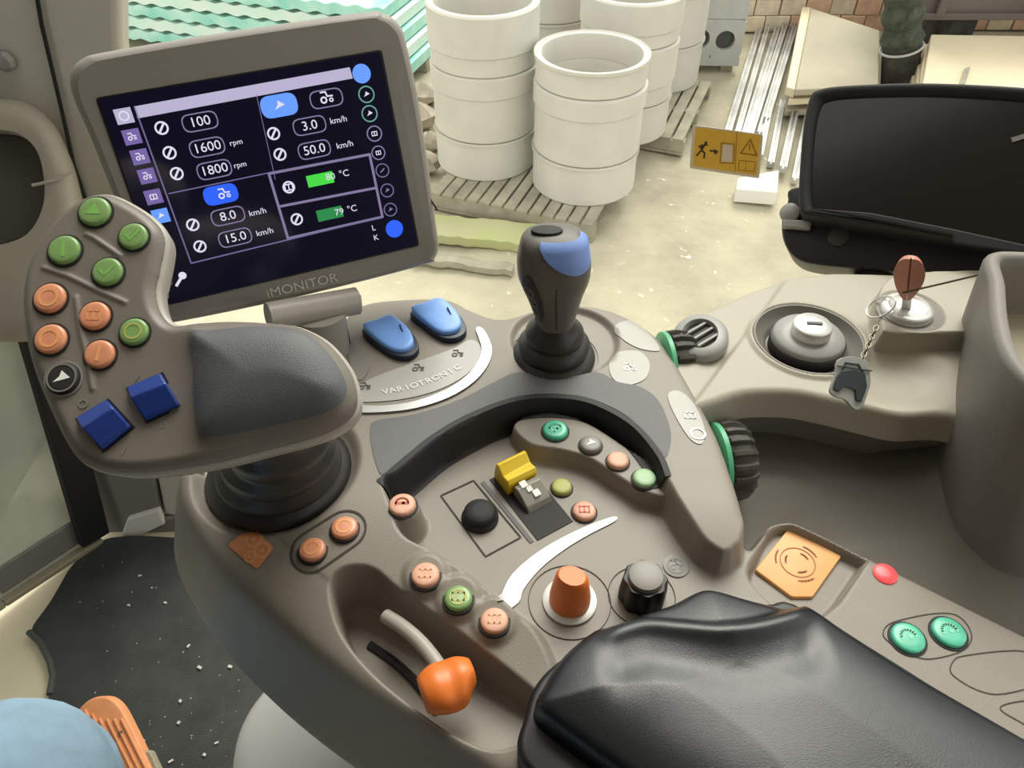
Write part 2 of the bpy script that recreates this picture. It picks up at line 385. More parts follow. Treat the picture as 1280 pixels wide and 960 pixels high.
def inset_pt(poly, i, d):
    n = len(poly); a = poly[i-1]; c = poly[(i+1) % n]; b = poly[i]; tx, ty = c[0]-a[0], c[1]-a[1]; L_ = math.hypot(tx, ty) or 1
    if n not in _sg or _sg[n][0] is not poly: _sg[n] = (poly, 1 if sum(poly[k-1][0]*poly[k][1]-poly[k][0]*poly[k-1][1] for k in range(n)) > 0 else -1)
    sg = _sg[n][1]; return (b[0]-sg*ty/L_*d, b[1]+sg*tx/L_*d)
_sg = {}
def patch(name, parent, poly, fn, off, m, step=.003):
    pa = np.array([p[:2] for p in poly]); lo = pa.min(0); hi = pa.max(0)
    U, V = np.meshgrid(np.arange(lo[0], hi[0], step), np.arange(lo[1], hi[1], step)); s = sdf(poly, U, V)
    k = s < -step*.4; pts = [Vector(p[:2]) for p in poly]+[Vector((a, b_)) for a, b_ in zip(U[k], V[k])]; n = len(poly)
    r = delaunay_2d_cdt(pts, [], [list(range(n))], 1, 1e-7)
    v2 = np.array([(p.x, p.y) for p in r[0]]); z = fn(v2[:, 0], v2[:, 1])+off
    me = bpy.data.meshes.new(name); me.from_pydata(np.column_stack([v2, z]).tolist(), [], [tuple(f) for f in r[2]]); me.update()
    o = link(name, me, m, parent, 180); return o

# ================================================================ setting outside
GZ = -1.95
def gfn(U, V): return GZ + .012*np.sin(U*2.1+V*1.3)+.01*np.sin(U*5.3-V*3.7)-.012
g = hfield('ground', None, (-16, 18, -12, 28), .4, gfn, lambda U, V: U > -99, 'ground'); tag(g, kind='structure')

# concrete ring stacks
ring_profiles = {}
def ring(h, r=.4, lip=.02, at=.5):
    key = (round(h, 3), r, at)
    if key not in ring_profiles:
        t = .045
        prof = [(r-t, 0), (r-.012, 0), (r-.002, .01), (r-.004, h*at), (r+.010, h*at+.014), (r+.010, h-.014), (r-.004, h-.002), (r-t+.006, h), (r-t, h-.012), (r-t, 0)]
        G_ = G(); n = 56; G_.lathe(prof, n, cap=False)
        me = bpy.data.meshes.new('concrete_ring'); me.from_pydata(G_.v, [], G_.f); me.update(); ring_profiles[key] = me
        me.polygons.foreach_set('use_smooth', [True]*len(me.polygons)); me.set_sharp_from_angle(angle=math.radians(28)); me.materials.append(M['concrete'])
    o = bpy.data.objects.new('concrete_ring', ring_profiles[key]); COL.objects.link(o); return o
PZ = GZ+.145
words = {0: 'bottom ring', 1: 'second ring from the pallet', 2: 'third ring from the pallet', 3: 'fourth ring from the pallet', 4: 'fifth ring from the pallet'}
def stack(px, py, hs, where, base=PZ, depth_t=None):
    c = P(px, py, base); z = base
    for i, h in enumerate(hs):
        h, at_ = h if isinstance(h, tuple) else (h, .97)
        o = ring(h, at=at_); o.location = (c.x+random.uniform(-.006, .006), c.y+random.uniform(-.006, .006), z); o.rotation_euler.z = i
        wd = 'topmost open ring' if i == len(hs)-1 else words[i]
        tag(o, f'white concrete ring, {wd} of {where}', 'concrete ring', 'white concrete rings stacked on the pallets'); z += h+.002
    return c
FRC = stack(729, 225, [.31, (.50, .68), .18], 'the front short stack')
LFC = stack(609, 197, [.31, (.50, .66), (.42, .3)], 'the tall left stack')
BRC = stack(775, 157, [.32, (.46, .3), (.34, .3)], 'the second stack, behind right of it')
stack(684, 112, [.36, .36, .36], 'the mostly hidden middle stack')
stack(820, 96, [.40, .44, .44], 'the rearmost right stack')
# pallets under the rings
def pallet(o, ang, wd, dp, label):
    fr = Fr(o, (math.cos(ang), math.sin(ang), 0)); t = thing('pallet', label, 'pallet', fr, 'weathered pallets under the rings')
    n = 13; bw = wd/n
    for k in range(n):
        G().box((bw*(k+.5), dp/2, .135), (bw*.80, dp, .02)).obj('deck_board', 'wood', t, 30)
    for k in range(3):
        G().box((wd/2, .05+k*(dp-.1)/2, .0755), (wd, .09, .095)).obj('stringer', 'wood', t, 30)
    for k in range(3):
        G().box((wd/2, .05+k*(dp-.1)/2, .014), (wd, .1, .022)).obj('bottom_board', 'wood', t, 30)
    return t
a0 = P(536, 240, PZ); a1 = P(742, 282, PZ); ang = math.atan2(a1.y-a0.y, a1.x-a0.x); L = (a1-a0).length
pallet((a0.x, a0.y, GZ), ang, L, 1.35, 'weathered slatted pallet under the tall left and front ring stacks')
b0 = a0+Vector((math.cos(ang+math.pi/2), math.sin(ang+math.pi/2), 0))*1.42+Vector((.25, .05, 0))
pallet((b0.x, b0.y, GZ), ang, 1.45, 1.3, 'weathered slatted pallet under the rear ring stacks')
# mossy plank on the ground before the pallet
def plank(name, a, b, wd, h, m, label, cat, base=GZ):
    a = P(*a, base+h); b = P(*b, base+h); an = math.atan2(b.y-a.y, b.x-a.x); L_ = math.hypot(b.x-a.x, b.y-a.y)
    f = Fr((a.x, a.y, base), (math.cos(an), math.sin(an), 0)); g_ = G(); n = 14; rings = []
    for i in range(n+1):
        x = L_*i/n; j = [random.uniform(-.012, .012) for _ in range(4)]
        rings.append([(x, j[0], 0), (x, wd+j[1], 0), (x, wd+j[1], h+j[2]*.5), (x, wd*.5, h+.01+j[3]*.4), (x, j[0], h+j[3]*.5)])
    g_.loft(rings); o = g_.obj(name, m, None, 40); o.matrix_world = f.M; return tag(o, label, cat)
plank('sandy_slab', (520, 292), (668, 306), .28, .07, 'sandbag', 'sandy slab with a yellow-green mossy end lying before the pallet', 'slab')
plank('timber_beam', (515, 322), (640, 338), .09, .05, 'wood', 'grey weathered timber lying flat on the ground below the mossy slab', 'timber')
def rock(px, py, s, label=None, group=None, name='stone', z0=GZ):
    c = P(px, py, z0); g_ = G(); n = 9; rings = []
    for l in range(6):
        a = -.5+l/5*1.0; rr = math.cos(a*math.pi*.92)*s
        rings.append([(rr*math.cos(2*math.pi*k/n)*random.uniform(.8, 1.15), rr*math.sin(2*math.pi*k/n)*random.uniform(.8, 1.15), (a+.5)*s*1.3+random.uniform(-.08, .08)*s-.02) for k in range(n)])
    g_.loft(rings); o = g_.obj(name, 'stone', None, 25); o.location = (c.x, c.y, c.z); return tag(o, label, 'stone', group)
rock(528, 214, .16, 'pale sharp stone right of the big monitor, nearest the pallet', 'rubble stones beside the rings')
rock(522, 160, .20, 'brownish stone half hidden behind the right edge of the big monitor', 'rubble stones beside the rings')
rock(531, 128, .17, 'uppermost rubble stone just below the turquoise sheets', 'rubble stones beside the rings')
rock(538, 185, .13, 'small brown stone against the foot of the tall left ring stack', 'rubble stones beside the rings')

# turquoise corrugated sheets, top left
def sheets():
    labs = ['lowest', 'second from the bottom', 'middle', 'second from the top', 'top']
    c = P(512, 112, GZ); an = math.radians(72)
    dx = Vector((math.cos(an), math.sin(an), 0)); dy = Vector((-math.sin(an), math.cos(an), 0))
    for k in range(5):
        L_ = 4.2; W_ = 4.4; amp = .012; n = 120
        o = c+dy*(.05*k)+dx*random.uniform(-.05, .05)
        f = Fr((o.x, o.y, GZ+.12+k*.128), dx); g_ = G()
        top = [(W_*i/n, amp*math.sin(i*math.pi/3)) for i in range(n+1)]
        v = []; 
        for x in (0, L_):
            v += [(x, q[0], q[1]+.10) for q in top]+[(x, q[0], q[1]) for q in top]
        N = n+1; fs = []
        for i in range(n):
            fs += [(i, 2*N+i, 2*N+i+1, i+1), (N+i, N+i+1, 3*N+i+1, 3*N+i), (i, i+1, N+i+1, N+i), (2*N+i, 3*N+i, 3*N+i+1, 2*N+i+1)]
        fs += [(0, N, 3*N, 2*N), (N-1, 3*N-1, 4*N-1, 2*N-1)]
        g_.add(v, fs); ob = g_.obj('corrugated_sheet', 'teal_sheet' if k % 2 == 0 else 'white_sheet', None, 60); ob.matrix_world = f.M
        tag(ob, f'ribbed plastic sheet, {labs[k]} of the turquoise stack behind the big monitor', 'plastic sheet', 'ribbed plastic sheets stacked outside')
    for q, wq in ((.5, 'nearest'), (2.1, 'middle'), (3.7, 'farthest')):
        o = c+dx*q
        f = Fr((o.x, o.y, GZ), dx); ob = G().box((0, 2.2, .055), (.1, 4.4, .11)).obj('timber_bearer', 'wood', None); ob.matrix_world = f.M
        tag(ob, f'{wq} timber bearer on the ground under the turquoise sheet stack', 'timber', 'bearers under the turquoise sheets')
sheets()

# grey block with two round holes
c = P(886, 90, GZ); f = Fr((c.x, c.y, GZ), (1, -.04, 0))
t = thing('concrete_block', 'pale grey concrete block with two round dark holes beside the rear rings', 'concrete block', f)
g = G(); W_, D_, H_ = .56, .5, 1.05
holes = [(-.15, .34), (.10, .33)]
g.box((0, D_/2+.03, H_/2+.08), (W_, D_, H_-.16)); g.obj('body', 'concrete_grey', t, 30, .012)
# front face plate with real holes: built from frames around the holes
g = G(); hr = .095
n = 32
for (hx, hz), (x0, x1) in zip(holes, [(-W_/2, -.03), (-.03, W_/2)]):
    inner = circ((hx, hz), hr, n); outer = []
    z0, z1 = .16, .52
    for p in inner:
        dx, dy = p[0]-hx, p[1]-hz; k = min(((x1-hx) if dx > 0 else (x0-hx))/dx if abs(dx) > 1e-6 else 1e9, ((z1-hz) if dy > 0 else (z0-hz))/dy if abs(dy) > 1e-6 else 1e9)
        outer.append((hx+dx*k, hz+dy*k))
    g.ringp(outer, inner, 0, .07, Matrix.Rotation(math.pi/2, 4, 'X') @ Matrix.Translation((0, 0, -.03)))
g.box((0, -.005, .12), (W_, .07, .08)); g.box((0, .015, .80), (W_, .04, .55))
g.obj('face_plate', 'concrete_grey', t, 30)
for hx, hz in holes: G().lathe([(.094, 0), (.094, .01)], 24, Matrix.Translation((hx, .025, hz)) @ Matrix.Rotation(math.pi/2, 4, 'X')).obj('hole', 'socket_dark', t)
for x in (-.18, .18): G().box((x, .25, .04), (.12, .45, .08)).obj('foot', 'wood', t)

# terracotta bricks: low wall / stack at the top
def bricks():
    c = P(918, 40, GZ); n = 0
    fr = Fr((c.x-.1, c.y, GZ), (1, .02, 0)); t = thing('brick_stack', 'long low stack of terracotta and pale pink bricks across the yard at the top', 'brick stack', fr)
    base = []
    for m_ in ('brick', 'pink_brick'):
        o = G().box((0, 0, 0), (.27, .28, .165)).obj('brick', m_, t, 30, .008); base.append(o)
    first = [True, True]
    for r in range(5):
        for k in range(13):
            i = 0 if random.random() < .55 else 1
            if first[i]: o = base[i]; first[i] = False
            else: o = base[i].copy(); COL.objects.link(o)
            o.location = (.285*k+(.14 if r % 2 else 0), random.uniform(-.015, .015)+.14, .085+.172*r); o.rotation_euler.z = random.uniform(-.03, .03)
bricks()

# aluminium poles
pl = [((905, 182), (948, 40), .035), ((917, 184), (962, 25), .028), ((928, 178), (974, 28), .035), ((937, 172), (984, 24), .03), ((949, 168), (993, 22), .028), ((958, 150), (998, 20), .03),
      ((963, 206), (978, 128), .03), ((978, 212), (996, 130), .034), ((993, 226), (1010, 140), .03), ((950, 196), (966, 120), .025)]
wd = ['leftmost', 'second from the left', 'third from the left', 'fourth from the left', 'fifth from the left', 'rightmost long one']
ws = ['left of the two middle short ones', 'right of the two middle short ones', 'nearest the black display', 'thin leftmost short one']
for i, (a, b, r) in enumerate(pl):
    z = GZ+r if i % 2 == 0 else GZ+r+.04
    A = P(*a, z); B = P(*b, z)
    if i < 6: lab = f'dull aluminium profile lying in the yard bundle, {wd[i]} of the long ones'
    else: lab = f'short shiny aluminium profile below the beige board, {ws[i-6]}'
    d = (B-A); n_ = Vector((-d.y, d.x, 0)).normalized()*r*.9
    g = G(); u3 = Vector((0, 0, r*.9))
    g.loft([[tuple(q+n_*s1+u3*s2) for s1, s2 in ((-1, -1), (1, -1), (1, 1), (.3, 1), (.3, .3), (-.3, .3), (-.3, 1), (-1, 1))] for q in (A, B)])
    tag(g.obj('metal_profile', 'alu', None, 20), lab, 'metal profile', 'aluminium profiles in the yard')
A = P(1004, 12, GZ+.18); 
def slab_px(name, pts, z0, z1, m, label, cat, bevel=.01, group=None):
    poly = [tuple(P(x, y, z1)[:2]) for x, y in pts]
    return tag(G().prism(poly, z0, z1).obj(name, m, None, 30, bevel), label, cat, group)
slab_px('beige_board', [(1014, 10), (1100, 38), (1098, 108), (994, 112)], GZ+.30, GZ+.36, 'board', 'large beige board lying on top of the boards left of the dark post', 'board')
slab_px('pale_board', [(1003, 8), (1014, 9), (994, 112), (983, 108)], GZ+.24, GZ+.32, 'board_pale', 'narrow cream board along the left edge of the beige board', 'board')
slab_px('lower_board', [(1009, 24), (1099, 44), (1098, 118), (986, 124)], GZ+.17, GZ+.23, 'board_pale', 'pale board directly beneath the large beige board', 'board')
slab_px('bottom_board', [(1003, 32), (1098, 50), (1097, 132), (981, 138)], GZ+.05, GZ+.11, 'board', 'lowest board of the pile above the aluminium profiles', 'board')
for k in range(2):
    slab_px('timber_spacer', [(1003, 40+k*60), (1092, 54+k*60), (1092, 60+k*60), (1001, 46+k*60)], GZ, GZ+.17, 'wood', ['far', 'near'][k]+' timber spacer under the beige boards', 'timber', .004, 'spacers under the beige boards')
slab_px('white_box', [(922, 222), (974, 212), (972, 240), (920, 236)], GZ, GZ+.12, 'white_box', 'small white box on the ground just below the amber sticker', 'box', .012)
# dark post with mossy wrap
c = P(1124, 118, GZ)
t = thing('dark_post', 'dark weathered post with a mossy wrapped middle and a pale wire band', 'post', Fr((c.x, c.y, GZ), (1, 0, 0), (-.30, 0, 1)))
g = G(); g.lathe([(.17, 0), (.17, .35), (.165, .5), (.15, .9), (.15, 2.2)], 20); g.obj('post', 'post', t)
g = G(); g.lathe([(.175+.02*math.sin(k*1.7), .5+k*.06) for k in range(9)], 18); g.obj('mossy_wrap', 'moss', t)
g = G(); g.tube([(.185*math.cos(a), .185*math.sin(a), .47) for a in [2*math.pi*k/24 for k in range(25)]], .012, 6); g.obj('wire_band', 'concrete_grey', t)
# boards stack top right with layered left side
A = P(1150, 120, GZ); names = ['lowest', 'second', 'third', 'fourth', 'fifth', 'topmost']
for k in range(6):
    z0 = GZ+k*.085
    poly = [tuple(P(x, y, GZ+.5)[:2]) for x, y in ((1158-2*k, 135), (1144+4*k, 44), (1420, 48), (1420, 140))]
    tag(G().prism(poly, z0+.003, z0+.082).obj('cream_board', 'board_pale', None, 30, .008), f'cream board in the pile right of the dark post, {names[k]} from the ground', 'board', 'cream boards piled behind the black display')
# brown steel container side
c = P(1163, 44, GZ+.55)
t = thing('brown_steel_skip', 'brown painted steel skip behind the cream board pile', 'skip', Fr((c.x, c.y+.30, GZ)))
G().box((1.9, .5, 1.35), (3.9, 1.0, 1.5)).obj('body', 'rust', t, 30, .02)
for k in range(5): G().box((.15+k*.9, -.03, 1.35), (.09, .07, 1.45)).obj('rib', 'rust', t, 30, .008)
G().box((1.9, -.02, .63), (3.9, .08, .06)).obj('bottom_rail', 'rust', t, 30, .008)
for k in range(2): G().box((.5+k*2.8, .4, .3), (.25, .6, .6)).obj('foot', 'post', t)
slab_px('wood_chip', [(1206, 85), (1213, 83), (1206, 105), (1199, 105)], GZ+.512, GZ+.53, 'wood', 'short grey-brown stick lying on the cream boards', 'stick', .003)

# ================================================================ cab shell
FZ = .08
floor = G().box((.1, .1, FZ-.02), (2.1, 2.2, .04)).obj('floor', 'cream', None); tag(floor, kind='structure')
roof = G().box((.1, -.20, 1.86), (2.1, 1.66, .06)).obj('ceiling', 'headliner', None, 30, .02); tag(roof, kind='structure')
rear = G().box((.1, -1.0, 1.0), (2.1, .05, 1.9)).obj('wall_rear_blocker', 'rear_blocker', None); tag(rear, kind='structure')  # unseen; kept solid and dark to hold back light from behind
wl = G().box((-.97, -.45, 1.0), (.05, 1.1, 1.8)).obj('wall_left_blocker', 'rear_blocker', None); tag(wl, kind='structure')  # unseen wall, added to block light from the left rear
fr_ = G().box((.22, .18, .55), (.5, .5, .02)).obj('x', 'rear_blocker', None) if False else None
# windscreen pane, runs from the left pillar towards the right
g0 = Vector((.28, .94, 0)); gd = Vector((math.cos(math.radians(16)), -math.sin(math.radians(16)), 0))
wf = Fr(g0, gd, (0, 0, 1)); 
o = G().box((.0875, 0, 1.0), (2.075, .006, 1.7)).obj('window_1', 'glass', None); o.matrix_world = wf.M; tag(o, kind='structure')
# warning sticker on the pane
sn = -(wf.y); sf = Fr(g0-wf.y*.004+Vector((0, 0, .8)), gd, sn)
def sp(x, y): return tuple(sf.px(x, y)[:2])
t = thing('warning_sticker', 'amber emergency exit sticker with running figure stuck on the window glass', 'sticker', sf)
q = [sp(866, 156), sp(954, 168), sp(949, 223), sp(862, 210)]
G().prism(rnd(q, .003), 0, .0005).obj('clear_edge', 'sticker_clear', t)
q = [sp(870, 159), sp(951, 169), sp(946, 219), sp(866, 207)]
G().prism(rnd(q, .002), .0005, .0009).obj('amber_print', 'sticker', t)
g = G()
for pts in ([(871, 194), (877, 187), (881, 181)], [(876, 185), (881, 180), (884, 181)], [(877, 187), (881, 191), (880, 197)], [(874, 183), (878, 181)], [(888, 188), (896, 189)]):
    g.line([sp(*p) for p in pts], .0022, .0009, .0003)
g.prism(circ(sp(882.5, 178), .0018, 10), .0009, .0013); g.prism([sp(893, 185.5), sp(898, 189.5), sp(893, 193)], .0009, .0013)
g.obj('running_figure', 'sticker_print', t)
G().prism([sp(904, 180), sp(916, 181), sp(915, 202), sp(902, 201)], .0009, .0013).obj('door_symbol', 'sticker_clear', t)
g = G(); g.line([sp(902, 178), sp(918, 180), sp(917, 204), sp(900, 203)], .001, .0009, .0003, closed=True)
g.line([sp(921, 165), sp(919, 214)], .0008, .0009, .0003)
g.line([sp(926, 191), sp(938, 174), sp(946, 194)], .0016, .0009, .0003, closed=True)
g.line([sp(937, 180), sp(937, 187)], .0016, .0009, .0003)
g.line([sp(924, 200), sp(944, 202), sp(943, 214), sp(923, 212)], .0008, .0009, .0003, closed=True); g.line([sp(933, 201), sp(932, 213)], .0006, .0009, .0003)
g.obj('warning_symbols', 'sticker_line', t)

# left door glass, seal, pillar
n_ = Vector((.806, -.591, 0)).normalized(); d_ = Vector((-.591, -.806, 0)).normalized()
p0 = Vector((-.74, .81, 0)); df = Fr(p0, d_, n_)     # local x along the sill, local y = down/up, z = into the cab
def dpx(x, y, w=0): return df.px(x, y, w)
door = bpy.data.objects.new('door_1', None); COL.objects.link(door); door.matrix_world = df.M; tag(door, kind='structure')
A = dpx(-5, 215); B = dpx(126, 676); C = dpx(0, 757); Dd = dpx(-120, 835); 
up = 1 if (A.y-B.y) > 0 else -1
top = A+(A-B)*1.6
poly = [tuple(top[:2]), tuple(A[:2]), tuple(B[:2]), tuple(C[:2]), tuple(Dd[:2]), (1.5, Dd.y), (1.5, top.y)]
G().prism(poly, -.004, .002).obj('door_glass', 'dirty_glass', door)
def strip(a, b, wd, h, m, name, parent, z=0):
    a = Vector(a[:2]); b = Vector(b[:2]); q = (b-a).normalized(); n2 = Vector((-q.y, q.x))*wd/2
    return G().prism([tuple(a-n2), tuple(b-n2), tuple(b+n2), tuple(a+n2)], z, z+h).obj(name, m, parent, 30, .003)
strip(top, dpx(112, 668), .05, .02, 'seal', 'door_seal', door, .003)
strip(dpx(122, 670), dpx(0, 749), .012, .016, 'tray_in', 'sill_trim', door, .003); strip(dpx(0, 749), dpx(-120, 828), .012, .016, 'tray_in', 'sill_trim', door, .003)
strip(dpx(112, 650), dpx(-8, 728), .055, .006, 'grey_post', 'lower_frame', door, .003)
# pillar panel (plate facing into the cab) beside the seal
pf = Fr(Vector((-.60, .93, .9)), (1, -.05, 0), (.05, -1, .1))
def pp(x, y, w=0): return tuple(pf.px(x, y, w)[:2])
pil = bpy.data.objects.new('trim_1', None); COL.objects.link(pil); pil.matrix_world = pf.M; tag(pil, kind='structure')
G().prism([pp(-60, -90), pp(148, -90), pp(150, 60), pp(165, 300), pp(215, 590), pp(222, 640), pp(160, 668), pp(118, 660), pp(60, 470), pp(-4, 200)], -.04, 0).obj('pillar_panel', 'pillar', pil, 30, .01)
G().prism([pp(108, 570), pp(192, 560), pp(206, 634), pp(170, 660), pp(132, 668)], 0, .02).obj('lower_panel', 'grey_post', pil, 30, .006)
G().prism([pp(196, 560), pp(260, 560), pp(260, 640), pp(210, 634)], 0, .018).obj('lower_panel', 'pillar', pil, 30, .004)
G().prism([pp(158, 656), pp(166, 634), pp(205, 622), pp(212, 640), pp(166, 662)], .018, .03).obj('sill_scrap', 'white_box', pil, 30, .003)
G().prism([pp(165, 664), pp(208, 636), pp(226, 634), pp(230, 690), pp(160, 690)], .01, .024).obj('sill_panel', 'grey_post', pil, 30, .004)
g = G(); g.lathe([(.012, 0), (.012, .006), (.008, .011), (.003, .012)], 24, Matrix.Translation((*pp(8, 75), 0))); tag(g.obj('screw_cap', 'hub', pil), 'pale round screw cap')
G().prism([pp(74, 293), pp(80, 283), pp(98, 280), pp(96, 268), pp(112, 262), pp(122, 268), pp(116, 288), pp(96, 296)], .0, .03).obj('clip', 'tray_in', pil, 30, .003)
# cable
g = G(); pts = [(40, -40), (52, 30), (66, 90), (80, 150), (92, 205), (104, 240), (112, 262)]
g.tube([tuple(pf.px(x, y, .005)) for x, y in pts], .0026, 8); o = g.obj('cable', 'black', None); o.matrix_world = pf.M
tag(o, 'thin black cable running down the pillar trim left of the big monitor', 'cable')
# round housing on the pillar
hf = Fr(PT(18, 215, .93), (1, -.35, 0), (.35, -.75, .45))
def hp(x, y, w=0): return tuple(hf.px(x, y, w)[:2])
t = thing('pillar_housing', 'rounded olive grey housing with a dark round recess at the left edge', 'housing', hf)
oc = cr([hp(-90, 130), hp(-20, 120), hp(30, 126), hp(62, 152), hp(80, 190), hp(90, 225), hp(95, 270), hp(84, 340), hp(60, 420), hp(-20, 430), hp(-90, 420), hp(-100, 250)], 6)
ic = cr([hp(-70, 180), hp(-25, 164), hp(20, 166), hp(46, 186), hp(56, 218), hp(56, 255), hp(40, 288), hp(10, 305), hp(-30, 310), hp(-70, 300), hp(-85, 260), hp(-85, 210)], 6)
cx, cy = hp(-10, 240)
Ln = len(oc)
g = G(); rings = []
for k, (fac, z) in enumerate([(1.0, -.08), (1.0, -.02), (.96, 0), (.9, .008), (.8, .012)]):
    rings.append([(cx+(p[0]-cx)*fac, cy+(p[1]-cy)*fac, z) for p in oc])
rings.append([(p[0], p[1], .01) for p in ic]); rings.append([(cx+(p[0]-cx)*.96, cy+(p[1]-cy)*.96, -.03) for p in ic])
g.loft(rings); g.obj('shell', 'housing', t, 50)
G().prism([(cx+(p[0]-cx)*.95, cy+(p[1]-cy)*.95) for p in ic], -.03, -.024).obj('recess', 'housing_dark', t)
g = G(); g.tube([(*hp(42, 232), .01), (*hp(70, 226), .012), (*hp(93, 216), .008)], .002, 6); g.obj('seam_line', 'shell_light', t)

# floor mat, debris, pedal
def fp(x, y, z): return tuple(P(x, y, z)[:2])
mz = FZ+.012
ml = [fp(*q, mz) for q in [(128, 672), (170, 668), (232, 672), (420, 672), (620, 800), (640, 1150), (40, 1150), (48, 985), (58, 880), (66, 840), (58, 815), (34, 789), (62, 752), (88, 706)]]
tag(G().prism(rnd(ml, .02), FZ, mz).obj('floor_mat', 'mat', None, 30, .003), 'charcoal floor mat with a notched left edge beneath the console', 'floor mat')
g = G(); g.tube([(*fp(x, y, mz), mz) for x, y in [(36, 790), (50, 803), (62, 826), (66, 845), (62, 868)]], .005, 8)
tag(g.obj('mat_binding', 'mat_edge', None), 'greenish binding cord along the notched edge of the floor mat', 'cord')
g = G()
for k in range(70):
    if k < 14: x, y = [(207, 754), (161, 757), (281, 792), (288, 834), (226, 877), (224, 904), (256, 944), (271, 929), (214, 952), (180, 927), (190, 735), (250, 835), (175, 720), (236, 808)][k]; s = random.uniform(.0022, .0042)
    else: x, y = random.uniform(100, 300), random.uniform(700, 960); s = random.uniform(.0006, .0013)
    c = P(x, y, mz); g.box((c.x, c.y, mz+s*.4), (s*random.uniform(1, 2.2), s, s*.7), rz=random.uniform(0, 3))
tag(g.obj('debris', 'concrete', None, 0), 'scattered white flecks of dirt on the charcoal floor mat', 'debris', kind='stuff')
pc = PT(140, 925, 1.03)
pe = Fr(pc, (.97, .12, 0), (-.05, -.42, .9)); 
def pq(x, y, w=0): return tuple(pe.px(x, y, w)[:2])
t = thing('pedal', 'orange ribbed foot pedal above the charcoal floor mat', 'pedal', pe)
po = cr([pq(98, 900), pq(106, 878), pq(128, 870), pq(147, 880), pq(165, 912), pq(195, 975), pq(230, 1040), pq(170, 1060), pq(125, 970)], 6)
G().prism(po, -.018, 0, inset=.004).obj('pedal_plate', 'pedal', t, 40)
for k in range(6):
    f_ = k/5; a = (106+f_*46, 893-abs(f_-.42)*14+f_*14); b = (a[0]+50, a[1]+100)
    A = pq(*a); B = pq(*b); g = G(); g.tube([(*A, .0005), (*B, .0005)], .0022, 8); g.obj('rib', 'pedal', t)
G().lathe([(.0028, 0), (.0028, .002)], 12, Matrix.Translation((*pq(151, 916), .0005))).obj('rivet', 'print_grey', t)
g = G(); g.tube([(*pq(160, 1000), -.015), (*pq(172, 1000), -.12)], .014, 12); g.obj('pedal_arm', 'black', t)
G().prism([pq(172, 938), pq(185, 940), pq(195, 962), pq(205, 985), pq(190, 985)], -.02, -.006).obj('pedal_guard', 'tray_in', t, 30, .002)

# person: right leg in jeans, seated
def leg():
    t = thing('person', 'person of whom only a knee in light blue jeans shows at the lower left corner', 'person')
    P0 = Vector((-.30, -.42, .56)); K = PT(6, 1010, .66); A_ = Vector((-.50, .19, .14))
    path = [P0, P0.lerp(K, .35), P0.lerp(K, .7), K+Vector((.004, -.03, .008)), K+Vector((-.002, .005, -.02)), K+Vector((-.006, .012, -.08)), K.lerp(A_, .45), K.lerp(A_, .8), A_]
    rad = [.100, .100, .097, .095, .088, .074, .064, .05, .046]
    p = cr([(*a, r) for a, r in zip(path, rad)], 5, False); g = G()
    g.tube([q[:3] for q in p], [q[3]*(1+.012*math.sin(i*2.1)) for i, q in enumerate(p)], 32)
    g.obj('jeans_leg', 'jeans', t, 180)
    g = G(); rings = []
    for i in range(9):
        s = i/8; y = A_.y-.07+s*.27; wd = .042*(1-.35*s)*(1 if 0 < i < 8 else .55); h = (.075-.045*s)*(1 if i < 8 else .6)
        rings.append([(A_.x+wd*math.cos(a), y, FZ+.012+max(0, h*.5+h*.5*math.sin(a))) for a in [2*math.pi*k/16 for k in range(16)]])
    g.loft(rings); g.obj('shoe', 'shoe', t, 60)
leg()

# ================================================================ armrest console
CF = Fr((0, .4, .75)); 
def cuv(pts, n=5, smooth=True):
    q = CF.uv(pts); return cr(q, n) if smooth else q
O = cuv([(205, 596, .03), (214, 640, .03), (256, 706, .029), (322, 770, .025), (392, 828, .018), (462, 878, .012), (535, 926, .007), (615, 982, .004), (690, 1050), (800, 1200), (1000, 1330), (1700, 1330), (1640, 960), (1280, 784), (1130, 710), (1014, 653), (984, 644), (958, 650), (950, 664),
         (941, 650, .028), (926, 605, .03), (902, 540, .03), (868, 478, .03), (842, 436, .03), (818, 410, .03), (780, 388, .03), (735, 376, .03), (680, 378, .03), (630, 392, .03), (596, 384, .03), (560, 368, .03), (500, 368, .03), (455, 374, .03), (428, 392, .03), (405, 440, .03), (350, 520, .03), (262, 565, .03), (222, 575, .03)], 4)
LOW = cuv([(478, 598, .03), (494, 588, .03), (551, 542, .03), (612, 511, .03), (660, 498, .03), (712, 498, .03), (750, 508, .03), (791, 532, .03), (822, 568, .03), (836, 600, .03), (864, 645, .03), (893, 676, .03), (925, 676, .025), (990, 600), (1500, 560), (1900, 1400), (1000, 1600), (740, 1300), (692, 960), (690, 850), (668, 800), (640, 772, .004), (592, 730, .01), (545, 694, .02), (502, 664, .03), (487, 630, .03)], 4)
LEDGE = cuv([(640, 534, .017), (655, 520, .017), (690, 515, .017), (735, 527, .017), (790, 562, .017), (834, 592, .017), (848, 612, .017), (832, 622, .017), (800, 613, .017), (765, 592, .017), (735, 573, .017), (700, 563, .017), (662, 556, .017)], 4)
SLOT = cuv([(412, 738, .02), (418, 718, .02), (440, 709, .02), (468, 713, .02), (500, 738, .018), (560, 778, .014), (620, 822, .01), (672, 866, .005), (676, 882, .004), (668, 905, .004), (655, 925, .003), (620, 934, .004), (580, 920, .005), (520, 878, .01), (462, 830, .014), (424, 782, .018)], 4)
SREC = cuv([(948, 690), (966, 660), (985, 653), (1010, 662), (1078, 694), (1080, 702), (1062, 730), (1040, 758), (1000, 775), (940, 725)], 4)
